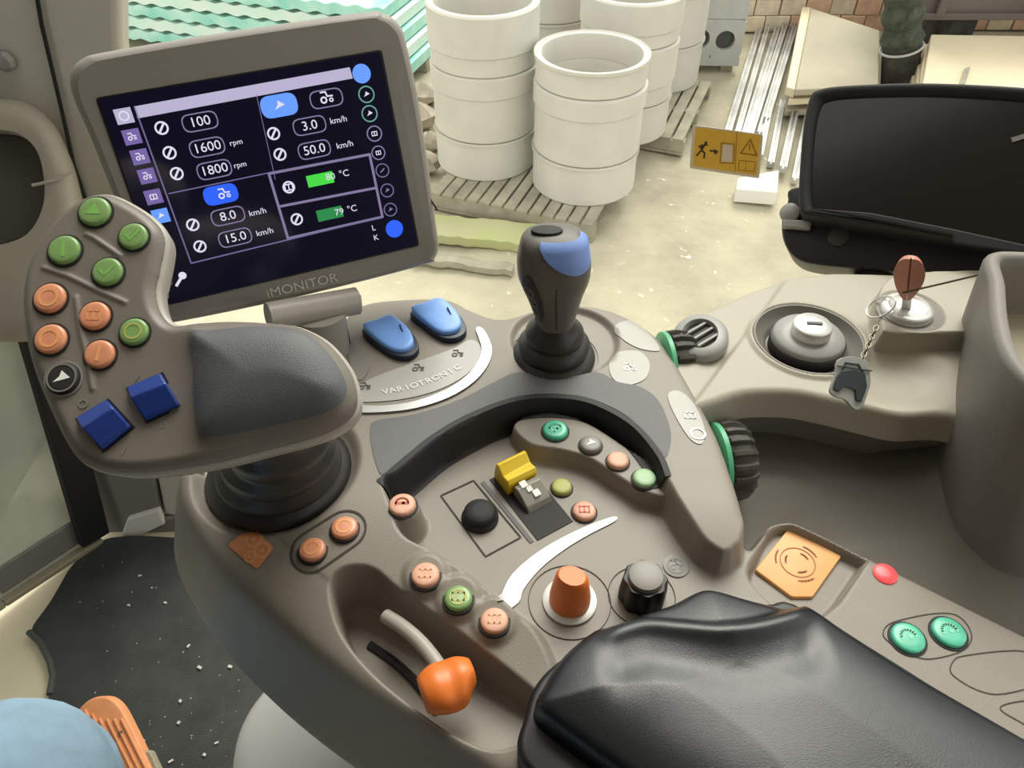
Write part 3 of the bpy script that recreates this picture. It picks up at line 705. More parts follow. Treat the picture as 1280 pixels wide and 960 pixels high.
FIN = CF.px(503, 632, .03); BOOT = CF.px(345, 580, .03); SJ = CF.px(706, 423, .03); SJ0 = CF.px(692, 441, .03)
PODS = [(532, 722, .018), (573, 750, .014), (618, 778, .010)]
PU = [CF.px(*p) for p in PODS]; KN1 = CF.px(712, 748, 0)
def rz(U, V):
    t = np.clip((V+.20)/.165, 0, 1); return .028*t*t*(3-2*t)+.002
def Hc(U, V):
    s = sdf(LOW, U, V, .05); H = rz(U, V)*(1-S(s+.003, .008))
    H = np.maximum(H, .017*S(sdf(LEDGE, U, V, .02), .004))
    d = np.hypot(U-FIN.x, V-FIN.y); H = np.maximum(H, .0285*S(d-.0145, .006))
    for c in PU: d = np.hypot(U-c.x, V-c.y); H = H+.0035*S(d-.0155, .006)
    d = np.hypot(U-BOOT.x, (V-BOOT.y)); H = H-.010*S(d-.062, .012)
    d = np.hypot((U-SJ.x), (V-SJ.y)*1.0); H = H-.006*S(d-.049, .006)
    dd = np.clip((U+.21)*-.0+(V+.25)/.14, 0, 1)
    s = sdf(SLOT, U, V, .03); H = H-(.046*dd+.004)*S(s+.002, .007)*np.clip(-s/.004+.5, 0, 1)
    H = H-.013*S(sdf(SREC, U, V, .02), .005)
    s = sdf(O, U, V, .12); left = S(V-.02, .04)*S(U-.12, .1); left = left*S(-(-.16*0+U*0)-1, .1) if False else left
    k1 = 3.2*left+6*(1-left); r = .010*left+.004*(1-left); x = s+r*.9; drop = k1*(x+np.sqrt(x*x+r*r*.35))/2
    base = k1*0; return H-np.where(s > -.05, drop, 0)
SO = {}
def keepc(U, V):
    s = sdf(O, U, V, .12); return s < .009
con = thing('armrest_console', 'taupe plastic armrest console with coloured buttons, knobs and black leather pad', 'control console', CF)
hfield('console_body', con, (-.36, .44, -.33, .30), .0014, Hc, keepc, 'plastic', skirt=(O, .004, lambda p: .010+.006*float(S(np.array(p[1]-.02), .04)*S(np.array(p[0]-.12), .1)), .006))
def surf(x, y):                                                          # point of the console surface seen at x, y
    w_ = 0
    for _ in range(12):
        p = CF.px(x, y, w_); h = float(Hc(np.array([p.x]), np.array([p.y]))[0]); w_ += .6*(h-w_)
    p = CF.px(x, y, w_); return Vector((p.x, p.y, w_))
# rubber inlay over the front of the rim and a wall ribbon below it, the recess shade put into its colour
INL = cuv([(478, 596, .03), (466, 565, .03), (463, 536, .03), (472, 526, .03), (520, 518, .03), (575, 500, .03), (622, 476, .03), (650, 466, .03), (700, 474, .03), (745, 466, .03), (772, 478, .03), (800, 484, .03), (822, 500, .03), (836, 530, .03), (838, 556, .03), (826, 572, .03),
           (793, 528, .03), (752, 504, .03), (712, 494, .03), (660, 494, .03), (611, 507, .03), (549, 538, .03), (492, 584, .03)], 4)
patch('rubber_inlay', con, INL, Hc, .0008, 'rubber')
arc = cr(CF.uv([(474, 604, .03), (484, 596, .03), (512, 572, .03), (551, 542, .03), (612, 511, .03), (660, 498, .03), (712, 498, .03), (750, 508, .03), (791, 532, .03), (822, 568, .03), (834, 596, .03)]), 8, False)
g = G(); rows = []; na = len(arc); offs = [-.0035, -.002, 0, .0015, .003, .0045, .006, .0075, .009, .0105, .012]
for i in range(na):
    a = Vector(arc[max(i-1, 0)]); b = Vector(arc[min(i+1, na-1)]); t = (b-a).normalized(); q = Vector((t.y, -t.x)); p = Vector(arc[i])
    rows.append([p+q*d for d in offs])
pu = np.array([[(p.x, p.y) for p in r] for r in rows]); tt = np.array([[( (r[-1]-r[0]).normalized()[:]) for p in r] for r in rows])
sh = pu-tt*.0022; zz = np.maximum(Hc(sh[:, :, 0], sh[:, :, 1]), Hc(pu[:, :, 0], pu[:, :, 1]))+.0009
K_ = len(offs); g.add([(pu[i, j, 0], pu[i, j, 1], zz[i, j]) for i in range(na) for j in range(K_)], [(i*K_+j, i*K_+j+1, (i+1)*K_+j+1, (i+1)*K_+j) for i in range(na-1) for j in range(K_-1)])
g.obj('recess_wall_shade', 'rubber_shaded', con, 60)

def cline(g, pts, wd, fn, off=.0006, closed=False):                      # a line that follows a moulded surface
    if closed: pts = list(pts)+[pts[0]]
    q = []
    for a, b in zip(pts, pts[1:]):
        n_ = max(1, int(math.dist(a[:2], b[:2])/.002)); q += [(a[0]+(b[0]-a[0])*k/n_, a[1]+(b[1]-a[1])*k/n_) for k in range(n_)]
    q.append(tuple(pts[-1][:2])); N = len(q); P2 = []
    for i in range(N):
        a = q[max(i-1, 0)]; b = q[min(i+1, N-1)]
        if closed and i in (0, N-1): a = q[-2]; b = q[1]
        tx, ty = b[0]-a[0], b[1]-a[1]; L_ = math.hypot(tx, ty) or 1; nx, ny = -ty/L_*wd/2, tx/L_*wd/2
        P2 += [(q[i][0]+nx, q[i][1]+ny), (q[i][0]-nx, q[i][1]-ny)]
    a_ = np.array(P2); z_ = fn(a_[:, 0], a_[:, 1])+off
    g.add(np.column_stack([a_, z_]).tolist(), [(2*i, 2*i+1, 2*i+3, 2*i+2) for i in range(N-1)]); return g
def icon(g, kind, c, r, z, rot=0):
    cx, cy = c[0], c[1]
    if kind == 'ring': g.ringp(circ(c, r*.62, 24), circ(c, r*.45, 24), z, z+.0002)
    elif kind == 'tri':
        g.prism([(cx+r*.5*math.cos(a+rot), cy+r*.5*math.sin(a+rot)) for a in (1.57, 3.66, 5.76)], z, z+.0002)
    elif kind == 'bar': g.line([(cx-r*.45*math.cos(rot), cy-r*.45*math.sin(rot)), (cx+r*.45*math.cos(rot), cy+r*.45*math.sin(rot))], r*.2, z, .0002)
    elif kind == 'check':
        g.line([(cx-r*.45, cy+r*.05), (cx-r*.1, cy-r*.35), (cx+r*.45, cy+r*.4)], r*.16, z, .0002)
    elif kind == 'box':
        g.line([(cx-r*.4, cy-r*.3), (cx+r*.4, cy-r*.3), (cx+r*.4, cy+r*.3), (cx-r*.4, cy+r*.3)], r*.12, z, .0002, closed=True); g.line([(cx, cy-r*.3), (cx, cy+r*.3)], r*.12, z, .0002)
    elif kind == 'tractor':
        g.ringp(circ((cx-r*.25, cy-r*.15), r*.28, 16), circ((cx-r*.25, cy-r*.15), r*.15, 16), z, z+.0002)
        g.ringp(circ((cx+r*.35, cy-r*.22), r*.18, 16), circ((cx+r*.35, cy-r*.22), r*.08, 16), z, z+.0002)
        g.line([(cx-r*.4, cy+r*.45), (cx, cy+r*.45), (cx+r*.08, cy+r*.1), (cx+r*.5, cy+r*.08)], r*.12, z, .0002)
    elif kind == 'arrow':
        g.prism([(cx-r*.45, cy-r*.28), (cx+r*.5, cy+r*.02), (cx-r*.05, cy+r*.45), (cx-r*.12, cy+.08*r)], z, z+.0002)
    elif kind == 'arc':
        pts = [(cx+r*.45*math.cos(a), cy+r*.45*math.sin(a)) for a in [rot+k*.35 for k in range(11)]]; g.line(pts, r*.14, z, .0002)
        g.prism(circ((cx+r*.1, cy), r*.14, 8), z, z+.0002)
def button(parent, c, r, m, ico=None, icom=None, h=.0045, label=None, bez='black_soft', rot=0, base=None):
    T = Matrix.Translation(c)
    b = G().lathe([(r*.97, -.004), (r*.97, h*.6), (r*.9, h*.88), (r*.78, h), (r*.5, h*1.02), (r*.1, h*1.03)], 32, T).obj('button', m, parent, 50)
    if label: b['label'] = label
    g = G(); g.lathe([(r*1.12, -.002), (r*1.12, .0008), (r*1.0, .0009), (r*1.0, -.002)], 32, T, cap=False); g.obj('bezel_ring', bez, b)
    if ico:
        g = G(); kinds = ico if isinstance(ico, (list, tuple)) else [ico]
        for k_ in kinds: icon(g, k_, (c.x, c.y), r, c.z+h*1.04, rot)
        g.obj('symbol', icom, b, 0)
    return b
def cb(x, y, rpx, *a, **k):
    c = surf(x, y+2); t_ = (CF.M @ c-EYE).dot(FW); return button(con, c, rpx/960*t_, *a, **k)
button(con, Vector((FIN.x, FIN.y, float(Hc(np.array([FIN.x]), np.array([FIN.y]))[0]))), .0105, 'btn_peach', ['bar', 'arc'], 'btn_peach_hi', label='peach button on the raised fin')
# capsule with two orange buttons
ca, cbq = surf(431, 662), surf(391, 689)
d = (Vector(ca[:2])-Vector(cbq[:2])); dn = d.normalized(); nn = Vector((-dn.y, dn.x)); rr = .0155
cap = [Vector(ca[:2])+dn*rr*math.cos(a)+nn*rr*math.sin(a) for a in [-math.pi/2+math.pi*k/12 for k in range(13)]]+[Vector(cbq[:2])-dn*rr*math.cos(a)-nn*rr*math.sin(a) for a in [-math.pi/2+math.pi*k/12 for k in range(13)]]
cap2 = [Vector(ca[:2])+(p-Vector(ca[:2]))*.86 if i < 13 else Vector(cbq[:2])+(p-Vector(cbq[:2]))*.86 for i, p in enumerate(cap)]
zc = (ca.z+cbq.z)/2
cline(G(), [tuple(p) for p in cap], .0016, Hc, .0007, True).obj('button_surround', 'seam', con, 0)
cb(431, 660, 17, 'btn_orange', 'ring', 'btn_orange_hi', label='orange button, upper of the pair below the joystick boot'); cb(391, 687, 17, 'btn_orange', 'ring', 'btn_orange_hi', label='orange button, lower of the pair below the joystick boot')
cb(532, 719, 18, 'btn_peach', ['box'], 'btn_orange_hi'); cb(573, 748, 18, 'btn_green', ['ring', 'box'], 'btn_lime', label='green-rimmed button with a yellow centre'); cb(618, 776, 18, 'btn_peach', ['box'], 'btn_orange_hi')
cb(694, 538, 16, 'btn_teal', ['arc', 'check'], 'btn_teal_hi', label='bright green button on the ledge'); cb(738, 556, 14, 'btn_grey', ['arrow'], 'print', label='grey button with a pale symbol'); cb(772, 576, 14, 'btn_peach', None); cb(805, 598, 15, 'btn_pale', None, label='pale green button on the ledge')
cb(702, 609, 13, 'btn_lime', None, label='yellow-green button in the tray'); cb(730, 639, 15, 'btn_peach', ['box'], 'btn_peach_hi')
# black mini joystick in a rectangular seam
rc = [surf(*p)[:2] for p in [(551, 620), (592, 601), (651, 672), (607, 696)]]
g = cline(G(), rc, .0012, Hc, .0007, True); tag(g.obj('panel_seam', 'seam', con, 0), 'thin dark rectangular seam')
c = surf(600, 648); T = Matrix.Translation(c)
b = G().lathe([(.0148, -.002), (.0148, .002), (.0128, .004), (.0125, .005)], 32, T).obj('knob_collar', 'black_soft', con)
G().lathe([(.0105, .004), (.0125, .006), (.0125, .009), (.011, .0108), (.004, .0112)], 32, T).obj('thumb_cap', 'black_soft', b, 60)
# rocker slot with yellow and grey rockers
sl = [surf(*p)[:2] for p in [(612, 600), (655, 578), (716, 652), (672, 676)]]
G().prism(sl, -.001, .0008).obj('rocker_frame', 'black_soft', con, 30)
e1 = (Vector(sl[3])-Vector(sl[0])); L1 = e1.length; e1.normalize(); e2 = Vector((e1.y, -e1.x)); 
if e2.dot(Vector(sl[1])-Vector(sl[0])) < 0: e2 = -e2
W1 = (Vector(sl[1])-Vector(sl[0])).length
FM = Matrix(((e1.x, e2.x, 0, sl[0][0]), (e1.y, e2.y, 0, sl[0][1]), (0, 0, 1, 0), (0, 0, 0, 1)))
def prof_ext(prof, y0, y1, m, name, parent, bevel=.001):
    g = G(); n = len(prof); v = [(x, y0, z) for x, z in prof]+[(x, y1, z) for x, z in prof]
    g.add(v, [(i, (i+1) % n, n+(i+1) % n, n+i) for i in range(n)]+[tuple(range(n-1, -1, -1)), tuple(range(n, 2*n))], FM); return g.obj(name, m, parent, 35, bevel)
b = prof_ext([(.0, 0), (.001, .010), (.004, .022), (.007, .0235), (.014, .0165), (.021, .018), (.0235, .014), (.022, 0)], .004, W1-.003, 'yellow', 'yellow_rocker', con)
prof_ext([(.024, .0), (.025, .012), (.030, .0135), (.044, .006), (.047, .0)], .008, W1-.004, 'grey_rocker', 'grey_rocker', con)
g = G()
for px_, pz_, s in [(.029, .0138, .0036), (.034, .0117, .0028), (.039, .0095, .0036)]:
    g.add([(px_-s, W1*.35+(px_-.029)*.6, pz_+.0014), (px_+s*.6, W1*.35+(px_-.029)*.6, pz_+.0001), (px_+s*.6, W1*.35+s*1.6+(px_-.029)*.6, pz_+.0001), (px_-s, W1*.35+s*1.6+(px_-.029)*.6, pz_+.0014)], [(0, 1, 2, 3)], FM)
g.obj('rocker_symbols', 'print', con, 0)
g = G().line([surf(*p)[:2] for p in [(604, 604), (664, 677)]], .0035, .0002, .0006); g.obj('rocker_rail', 'socket_dark', con, 0)
# silver stripe
st = [surf(*p)[:2] for p in [(622, 752), (634, 728), (658, 702), (690, 680), (730, 660), (766, 647), (769, 652), (738, 668), (705, 688), (675, 712), (654, 738), (648, 754)]]
patch('silver_stripe', con, cr(st, 3), Hc, .0012, 'white_trim')
# orange turn knob
c = surf(712, 752); c.z = 0; T = Matrix.Translation(c)
k = G().lathe([(.0195, .0002), (.0195, .0022), (.0165, .003)], 40, T).obj('knob_base', 'white_trim', con)
g = G(); rings = []
for z, rr, sq in [(.003, .0148, 0), (.008, .0150, .02), (.016, .0140, .10), (.026, .0125, .2), (.032, .0115, .22), (.0345, .0095, .2)]:
    rings.append([(c.x+rr*(1-sq*abs(math.sin(a+.5))**3)*math.cos(a)*1.0, c.y+rr*(1-sq*abs(math.sin(a+.5)))*math.sin(a), z) for a in [2*math.pi*q/32 for q in range(32)]])
g.loft(rings); tag(g.obj('orange_knob', 'orange', con, 50), 'orange turn knob on a white ring')
g = G().ringp(circ(c, .030, 40), circ(c, .0296, 40), .0003, .0008); g.obj('scale_ring', 'seam', con)
# black fluted knob
c = surf(802, 745); c.z = 0; T = Matrix.Translation(c)
g = G(); rings = []
for z, rr in [(.0, .0165), (.01, .0165), (.022, .0155), (.024, .0145)]:
    rings.append([(c.x+rr*(1+.05*math.cos(8*a))*math.cos(a), c.y+rr*(1+.05*math.cos(8*a))*math.sin(a), z) for a in [2*math.pi*q/64 for q in range(64)]])
g.loft(rings); b = tag(g.obj('black_knob', 'black', con, 50), 'black fluted turn knob')
G().lathe([(.0125, .022), (.0120, .028), (.008, .029)], 32, T).obj('knob_cap', 'btn_grey', b, 50)
G().ringp(circ(c, .0245, 40), circ(c, .0241, 40), .0003, .0008).obj('scale_ring', 'seam', con)
c = surf(845, 708); g = G().lathe([(.0098, .0), (.0098, .001), (.0088, .0012)], 28, Matrix.Translation(c)); b = g.obj('symbol_disc', 'btn_grey', con)
g = G(); icon(g, 'ring', c, .0115, c.z+.0013); icon(g, 'tractor', c, .009, c.z+.0013); g.obj('symbol', 'print_mid', b, 0)
# slot lever
g = G(); lp = [(482, 770, .0), (505, 785, .004), (528, 806, .006), (548, 832, .008), (556, 850, .008)]
LP = [CF.px(x, y, z) for x, y, z in lp]; pts = cr([tuple(p) for p in LP], 4, False); g.tube(pts, .0052, 14); tag(g.obj('lever_arm', 'shell_light', con), 'curved pale plastic lever arm')
g = G(); lp2 = [CF.px(x, y, 0) for x, y in [(455, 780), (490, 805), (520, 835), (545, 870)]]
g.tube([(p.x, p.y, float(Hc(np.array([p.x]), np.array([p.y]))[0])+.0006) for p in map(Vector, cr([tuple(p) for p in lp2], 4, False))], .0035, 8); g.obj('lever_slit', 'black', con)
# orange lever head: saddle shape
hc = CF.px(561, 862, .006)
g = G(); rings = []; dirv = Vector((.38, -.92)); per = Vector((.92, .38))
for i in range(13):
    s_ = i/12; off = (s_-.5)*.036; wv = .0195*math.sin(math.pi*(.14+.72*s_))**.5; hh = .0125*math.sin(math.pi*(.14+.72*s_))**.5
    notch = .5 if s_ > .72 else 0
    ring_ = []
    for q in range(28):
        a = 2*math.pi*q/28; rx = wv*.92*math.cos(a); rz_ = hh*math.sin(a)*(1.3 if math.sin(a) > 0 else 1)
        if rx > 0: rx *= 1-notch*(s_-.72)/.28*1.2
        rz_ -= .0035*math.exp(-((s_-.55)/.18)**2)*(math.sin(a) > 0)
        ring_.append((hc.x+per.x*off+dirv.x*rx, hc.y+per.y*off+dirv.y*rx, hc.z+.006+rz_))
    rings.append(ring_)
g.loft(rings); tag(g.obj('lever_head', 'orange', con, 60), 'orange saddle-shaped lever head')
# orange decal
dc = surf(313, 686); 
dp = [surf(*p)[:2] for p in [(318, 661), (343, 686), (322, 713), (285, 683)]]
patch('pictogram_decal', con, rnd(dp, .003), Hc, .0011, 'decal', .002)
g = G()
for x, y, r in [(318, 675, .0065), (328, 689, .006), (300, 682, .004), (313, 697, .0045)]:
    c = surf(x, y); n_a = 20
    o_ = circ(c, r, n_a); i_ = circ(c, r*.72, n_a); v = [(p[0], p[1], float(Hc(np.array([p[0]]), np.array([p[1]]))[0])+.0014) for p in o_+i_]
    g.add(v, [(i, (i+1) % n_a, n_a+(i+1) % n_a, n_a+i) for i in range(n_a)])
    o_ = circ(c, r*.3, n_a); v = [(p[0], p[1], float(Hc(np.array([p[0]]), np.array([p[1]]))[0])+.0014) for p in o_]; g.add(v, [tuple(range(n_a))])
g.obj('decal_symbols', 'decal_hi', con, 0)
# label panel with curved silver arc and two blue rockers
LPAN = cuv([(448, 482, .031), (470, 470, .031), (520, 452, .031), (565, 436, .031), (588, 424, .031), (600, 432, .031), (598, 450, .031), (580, 470, .031), (545, 488, .031), (500, 499, .031), (450, 502, .031), (440, 494, .031)], 5)
patch('label_panel', con, LPAN, Hc, .0008, 'label_panel')
ARC = cuv([(595, 411, .031), (603, 411, .031), (611, 424, .031), (615, 440, .031), (608, 460, .031), (590, 480, .031), (560, 498, .031), (520, 511, .031), (480, 516, .031), (446, 516, .031), (446, 508, .031), (480, 508, .031), (520, 502, .031), (558, 488, .031), (583, 471, .031), (598, 452, .031), (602, 436, .031), (599, 424, .031)], 4)
a_ = patch('silver_arc', con, ARC, Hc, .0022, 'silver', .002)
g = G(); a = surf(495, 487); b_ = surf(560, 463); rot = math.atan2(b_.y-a.y, b_.x-a.x)
ww = "VARIOTRONIC"
for i, ch in enumerate(ww):
    t_ = i/(len(ww)-1); x = 482+90*t_; y = 491-24*t_-5*math.sin(math.pi*t_)*-1*.6-6*t_*t_; c = surf(x, y); text(g, ch, c, .0095, c.z+.0012, rot=rot+(t_-.4)*.3)
g.obj('lettering', 'print', con, 0)
g = G()
for x, y in [(456, 484), (523, 461), (572, 443)]:
    c = surf(x, y); icon(g, 'tractor', c, .010, c.z+.0012)
g.obj('panel_symbols', 'print_grey', con, 0)
def blue_rocker(pts, lab):
    q = CF.uv([(x, y, .031) for x, y in pts]); cx = sum(p[0] for p in q)/len(q); cy = sum(p[1] for p in q)/len(q)
    out = cr(q, 5)
    b = G().prism(out, .028, .036, inset=.001).obj('rocker_bezel', 'navy', con, 40)
    cp = [(cx-.002+(p[0]-cx)*.88, cy+.002+(p[1]-cy)*.88) for p in out]
    ys = [p[1] for p in cp]; y0, y1 = min(ys), max(ys)
    g = G(); n = len(cp); rings = []
    for fac, dz in [(1, -.003), (1, .004), (.96, .0052), (.85, .006), (.5, .0058), (.1, .0057)]:
        rings.append([(cx-.0015+(p[0]-cx+.0015)*fac, cy+.0022+(p[1]-cy-.0022)*fac, .036+dz*.7+.004*((cy+.0022+(p[1]-cy-.0022)*fac)-y0)/(y1-y0)) for p in cp])
    g.loft(rings); tag(g.obj('blue_cap', 'blue_light', b, 60), lab)
    g = G(); g.tube([(cx+.005, cy+.009, .0440), (cx+.0085, cy+.001, .0420)], .0008, 8); g.obj('cap_groove', 'blue', b)
blue_rocker([(453, 417), (472, 410), (491, 404), (505, 412), (519, 425), (524, 440), (513, 450), (494, 449), (472, 436)], 'bright blue rocker cap, left one')
blue_rocker([(513, 396), (532, 389), (551, 383), (565, 390), (579, 404), (583, 418), (572, 427), (553, 427), (531, 413)], 'bright blue rocker cap, right one')
cmark = cuv([(434, 432, .031), (442, 431, .031), (455, 445, .031), (461, 457, .031), (456, 470, .031), (448, 474, .031), (438, 455, .031)], 5)
patch('brown_blank_cap', con, cmark, Hc, .0008, 'fender')
# pale badges on the right lobe
for pts, ic in [([(762, 452), (775, 440), (800, 440), (812, 455), (806, 474), (782, 482), (765, 472)], [(787, 460, 'tractor')]), ([(768, 410), (780, 401), (796, 402), (818, 424), (824, 438), (800, 436), (778, 424)], [(795, 420, 'bar')]), ([(835, 493), (850, 489), (868, 505), (880, 532), (878, 554), (862, 548), (842, 516)], [(862, 520, 'box'), (872, 543, 'ring')])]:
    patch('label_badge', con, cuv([(x, y, .03) for x, y in pts], 5), Hc, .0007, 'label_badge')
    g = G()
    for x, y, k_ in ic: c = surf(x, y); icon(g, k_, c, .011, c.z+.001, .5)
    g.obj('badge_symbol', 'print', con, 0)
# strip: orange switch, red lamp, green buttons, blank seams
sw = [CF.px(x, y, -.0102)[:2] for x, y in [(986, 660), (1052, 695), (1016, 746), (990, 746), (944, 712)]]
b = G().prism(rnd(sw, .002), -.0132, -.0102, inset=.0008).obj('square_switch', 'orange_flat', con, 40); tag(b, 'orange square switch with a ring symbol')
c = CF.px(997, 703, -.0102); g = G()
g.ringp(circ(c, .0135, 36), circ(c, .0127, 36), -.0102, -.0098); 
for a0_ in (.3, 2.4, 4.5):
    for rr_ in (.0165, .009): g.line([(c.x+rr_*math.cos(a0_+k*.15), c.y+rr_*math.sin(a0_+k*.15)) for k in range(6)], .0013, -.0102, .0004)
g.obj('ring_symbol', 'orange_print', b, 0)
c = surf(1106, 718); tag(G().lathe([(.0088, -.002), (.0088, .0012), (.007, .0022), (.003, .0026)], 28, Matrix.Translation(c)).obj('warning_lamp', 'led', con, 60), 'glowing red indicator lamp')
for x, y in ((1134, 797), (1185, 790)): cb(x, y, 21, 'btn_teal', 'arc', 'btn_teal_hi', h=.0035, label='left green button at the pad edge' if x < 1150 else 'right green button near the console edge')
def seam(pts, m='seam', closed=True, wd=.0007):
    q = cr([surf(x, y)[:2] for x, y in pts], 5, closed); cline(G(), q, wd, Hc, .0005, closed).obj('panel_seam', m, con, 0)
seam([(1104, 790), (1112, 780), (1135, 773), (1170, 767), (1195, 769), (1210, 783), (1214, 800), (1200, 815), (1160, 824), (1130, 815), (1108, 800)])
seam([(1188, 840), (1192, 826), (1205, 820), (1255, 814), (1285, 816), (1320, 835), (1328, 852), (1290, 860), (1250, 868), (1225, 864), (1203, 853)])
seam([(1250, 886), (1268, 878), (1305, 876), (1345, 886), (1350, 908), (1308, 918), (1274, 902)])
g = cline(G(), [surf(*p)[:2] for p in [(1086, 700), (1046, 754)]], .0009, Hc, .0006); g.obj('ridge_line', 'shell_light', con, 0)

# side adjusting wheels
def wheel(px, py, z, r, wdt, lab):
    c = P(px, py, z); f = Fr(CF.I @ c, (0, 1, 0), (1, .12, 0))
    mm = f.M
    b = G().lathe([(r*.5, -.006), (r*.93, -.006), (r*1.02, -.004), (r*1.02, -.000), (r*.9, .001)], 40, mm).obj('green_flange', 'wheel_green', con, 40); tag(b, lab)
    g = G(); n = 120; rings = []
    for k, (z_, rr) in enumerate([(0, .9), (.002, .98), (wdt*.35, 1.0), (wdt*.7, .96), (wdt*.92, .84), (wdt, .68), (wdt, .1)]):
        rings.append([(r*rr*(1+(.055 if 0 < k < 5 else 0)*(1 if math.cos(18*a) > .1 else -1))*math.cos(a), r*rr*(1+(.055 if 0 < k < 5 else 0)*(1 if math.cos(18*a) > .1 else -1))*math.sin(a), z_) for a in [2*math.pi*q/n for q in range(n)]])
    g.loft([[tuple(mm @ Vector(p)) for p in r_] for r_ in rings]); g.obj('ribbed_wheel', 'rib', b, 25)
wheel(899, 577, .735, .034, .026, 'green flange of the larger ribbed wheel')
wheel(834, 462, .748, .036, .027, 'green flange of the far ribbed wheel')

# leather pad
PAD = [tuple(CF.px(x, y, .045)[:2]) for x, y in [(672, 885), (680, 852), (705, 815), (745, 782), (792, 757), (840, 741), (870, 726), (886, 721), (905, 723), (940, 733), (1008, 752), (1060, 785), (1150, 842), (1280, 917), (1420, 1000), (1500, 1500), (1150, 1500), (900, 1085), (800, 985), (730, 932)]]
PADc = cr(PAD, 5)
CRE = [CF.px(x, y, .045) for x, y in [(755, 783), (800, 772), (850, 778), (900, 784), (950, 776), (1003, 756)]]
CREc = np.array(cr([tuple(p[:2]) for p in CRE], 6, False))
def Hp(U, V):
    s = sdf(PADc, U, V, .06); d = np.clip(-s, 0, .06)
    h = .044+.017*(1-np.exp(-d/.035)); r = .007; x = s+r; h = h-np.where(x > 0, r-np.sqrt(np.maximum(r*r-np.clip(x, 0, r)**2, 0)), 0)
    h = h-np.where(s > 0, s*14, 0)
    # crease where the front flap folds
    best = np.full(U.shape, 1e9); side = np.zeros(U.shape)
    for a, b_ in zip(CREc[:-1], CREc[1:]):
        e = b_-a; L_ = e@e; t = np.clip(((U-a[0])*e[0]+(V-a[1])*e[1])/L_, 0, 1); dd = np.hypot(U-a[0]-t*e[0], V-a[1]-t*e[1]); m = dd < best
        best = np.where(m, dd, best); side = np.where(m, (U-a[0])*-e[1]+(V-a[1])*e[0], side)
    ends = S(CREc[0][0]-U-.0, .02)*S(U-CREc[-1][0], .02)
    sd = np.where(side > 0, best, -best)
    h = h-.012*(1-S(sd-.001, .012))*ends
    h = h+.003*np.exp(-((sd+.008)/.006)**2)*ends-.0035*np.exp(-((sd+.030)/.014)**2)*ends
    h = h-.003*np.exp(-(((U-.13)/.05)**2+((V+.20)/.035)**2))
    return h
pad = hfield('leather_pad', con, (.01, .42, -.40, -.02), .0016, Hp, lambda U, V: sdf(PADc, U, V, .06) < .0035, 'leather'); tag(pad, 'black grained leather arm pad')
pb = [tuple(CF.px(x, y, .012)[:2]) for x, y in [(655, 905), (672, 860), (710, 826), (770, 790), (850, 770), (950, 765), (1010, 775), (1280, 945), (1500, 1100), (1500, 1500), (900, 1400), (740, 1060), (652, 960)]]
G().prism(cr(pb, 5), -.03, .024, inset=.004).obj('pad_base', 'black', con, 50)

# joysticks ------------------------------------------------------
JF = Fr(PT(140, 420, .47), (1, 0, 0), (.04, -.5, .866))
jt = thing('multifunction_joystick', 'large taupe joystick with nine round buttons, blue rockers and dark palm rest', 'joystick', JF)
JO = cr(JF.uv([(24, 372), (34, 318), (62, 275), (96, 246), (125, 239), (150, 246), (185, 268), (201, 292), (196, 330), (190, 360), (197, 388), (215, 404), (245, 402), (290, 400), (345, 398, .008), (372, 402, .01), (404, 420, .01), (432, 455, .008), (443, 490, .004), (438, 515, .002), (415, 534), (380, 547), (330, 560), (270, 575), (200, 586), (150, 588), (108, 578), (84, 556), (56, 500), (34, 440)]), 5)
PALM = cr(JF.uv([(233, 412, .008), (262, 407, .01), (320, 401, .012), (368, 405, .012), (400, 424, .012), (426, 458, .01), (436, 488, .008), (424, 510, .006), (396, 523, .006), (340, 537, .004), (290, 548, .003), (258, 550, .003), (246, 536, .003), (240, 490, .005), (237, 450, .008)]), 5)
RIDGE = [JF.uv([(108, 293), (118, 298), (150, 320)]), JF.uv([(55, 335), (85, 345), (120, 362), (156, 378)]), JF.uv([(95, 372), (100, 410), (110, 450), (116, 486)])]
def Hj(U, V):
    s = sdf(JO, U, V, .05); r = .007; x = np.clip(s+r, 0, None); h = -(x*x/(r*1.4))
    h = h-np.where(s > 0, s*10, 0)
    sp_ = sdf(PALM, U, V, .05); d = np.clip(-sp_, 0, .05); h = h+.013*(1-np.exp(-d/.014))*(d > 0)+.004*np.exp(-np.clip(sp_, 0, None)/.008)
    for ln in RIDGE:
        q = np.array(ln); best = np.full(U.shape, 1e9)
        for a, b_ in zip(q[:-1], q[1:]):
            e = b_-a; t = np.clip(((U-a[0])*e[0]+(V-a[1])*e[1])/(e@e), 0, 1); best = np.minimum(best, np.hypot(U-a[0]-t*e[0], V-a[1]-t*e[1]))
        h = h+.0013*np.exp(-(best/.0016)**2)
    # the button face dips slightly between the ridges
    return h
lo = np.array(JO).min(0)-.005; hi = np.array(JO).max(0)+.005
hfield('joystick_head', jt, (lo[0], hi[0], lo[1], hi[1]), .0009, Hj, lambda U, V: sdf(JO, U, V, .05) < .0016, 'shell')
jc = np.array(JO).mean(0)
def inset_poly(poly, d):
    n = len(poly); ar = sum(poly[i-1][0]*poly[i][1]-poly[i][0]*poly[i-1][1] for i in range(n)); sg = 1 if ar > 0 else -1; out = []
    for i in range(n):
        a = Vector(poly[i-1][:2]); b = Vector(poly[i][:2]); c = Vector(poly[(i+1) % n][:2]); t = (c-a).normalized(); out.append((b.x-sg*t.y*d, b.y+sg*t.x*d))
    return out
g = G(); rings = []
for dd, z in [(.012, -.036), (.004, -.032), (-.0012, -.022), (-.0022, -.010), (-.0016, -.0072), (.002, -.006)]:
    rings.append([(*p, z) for p in inset_poly(JO, dd)])
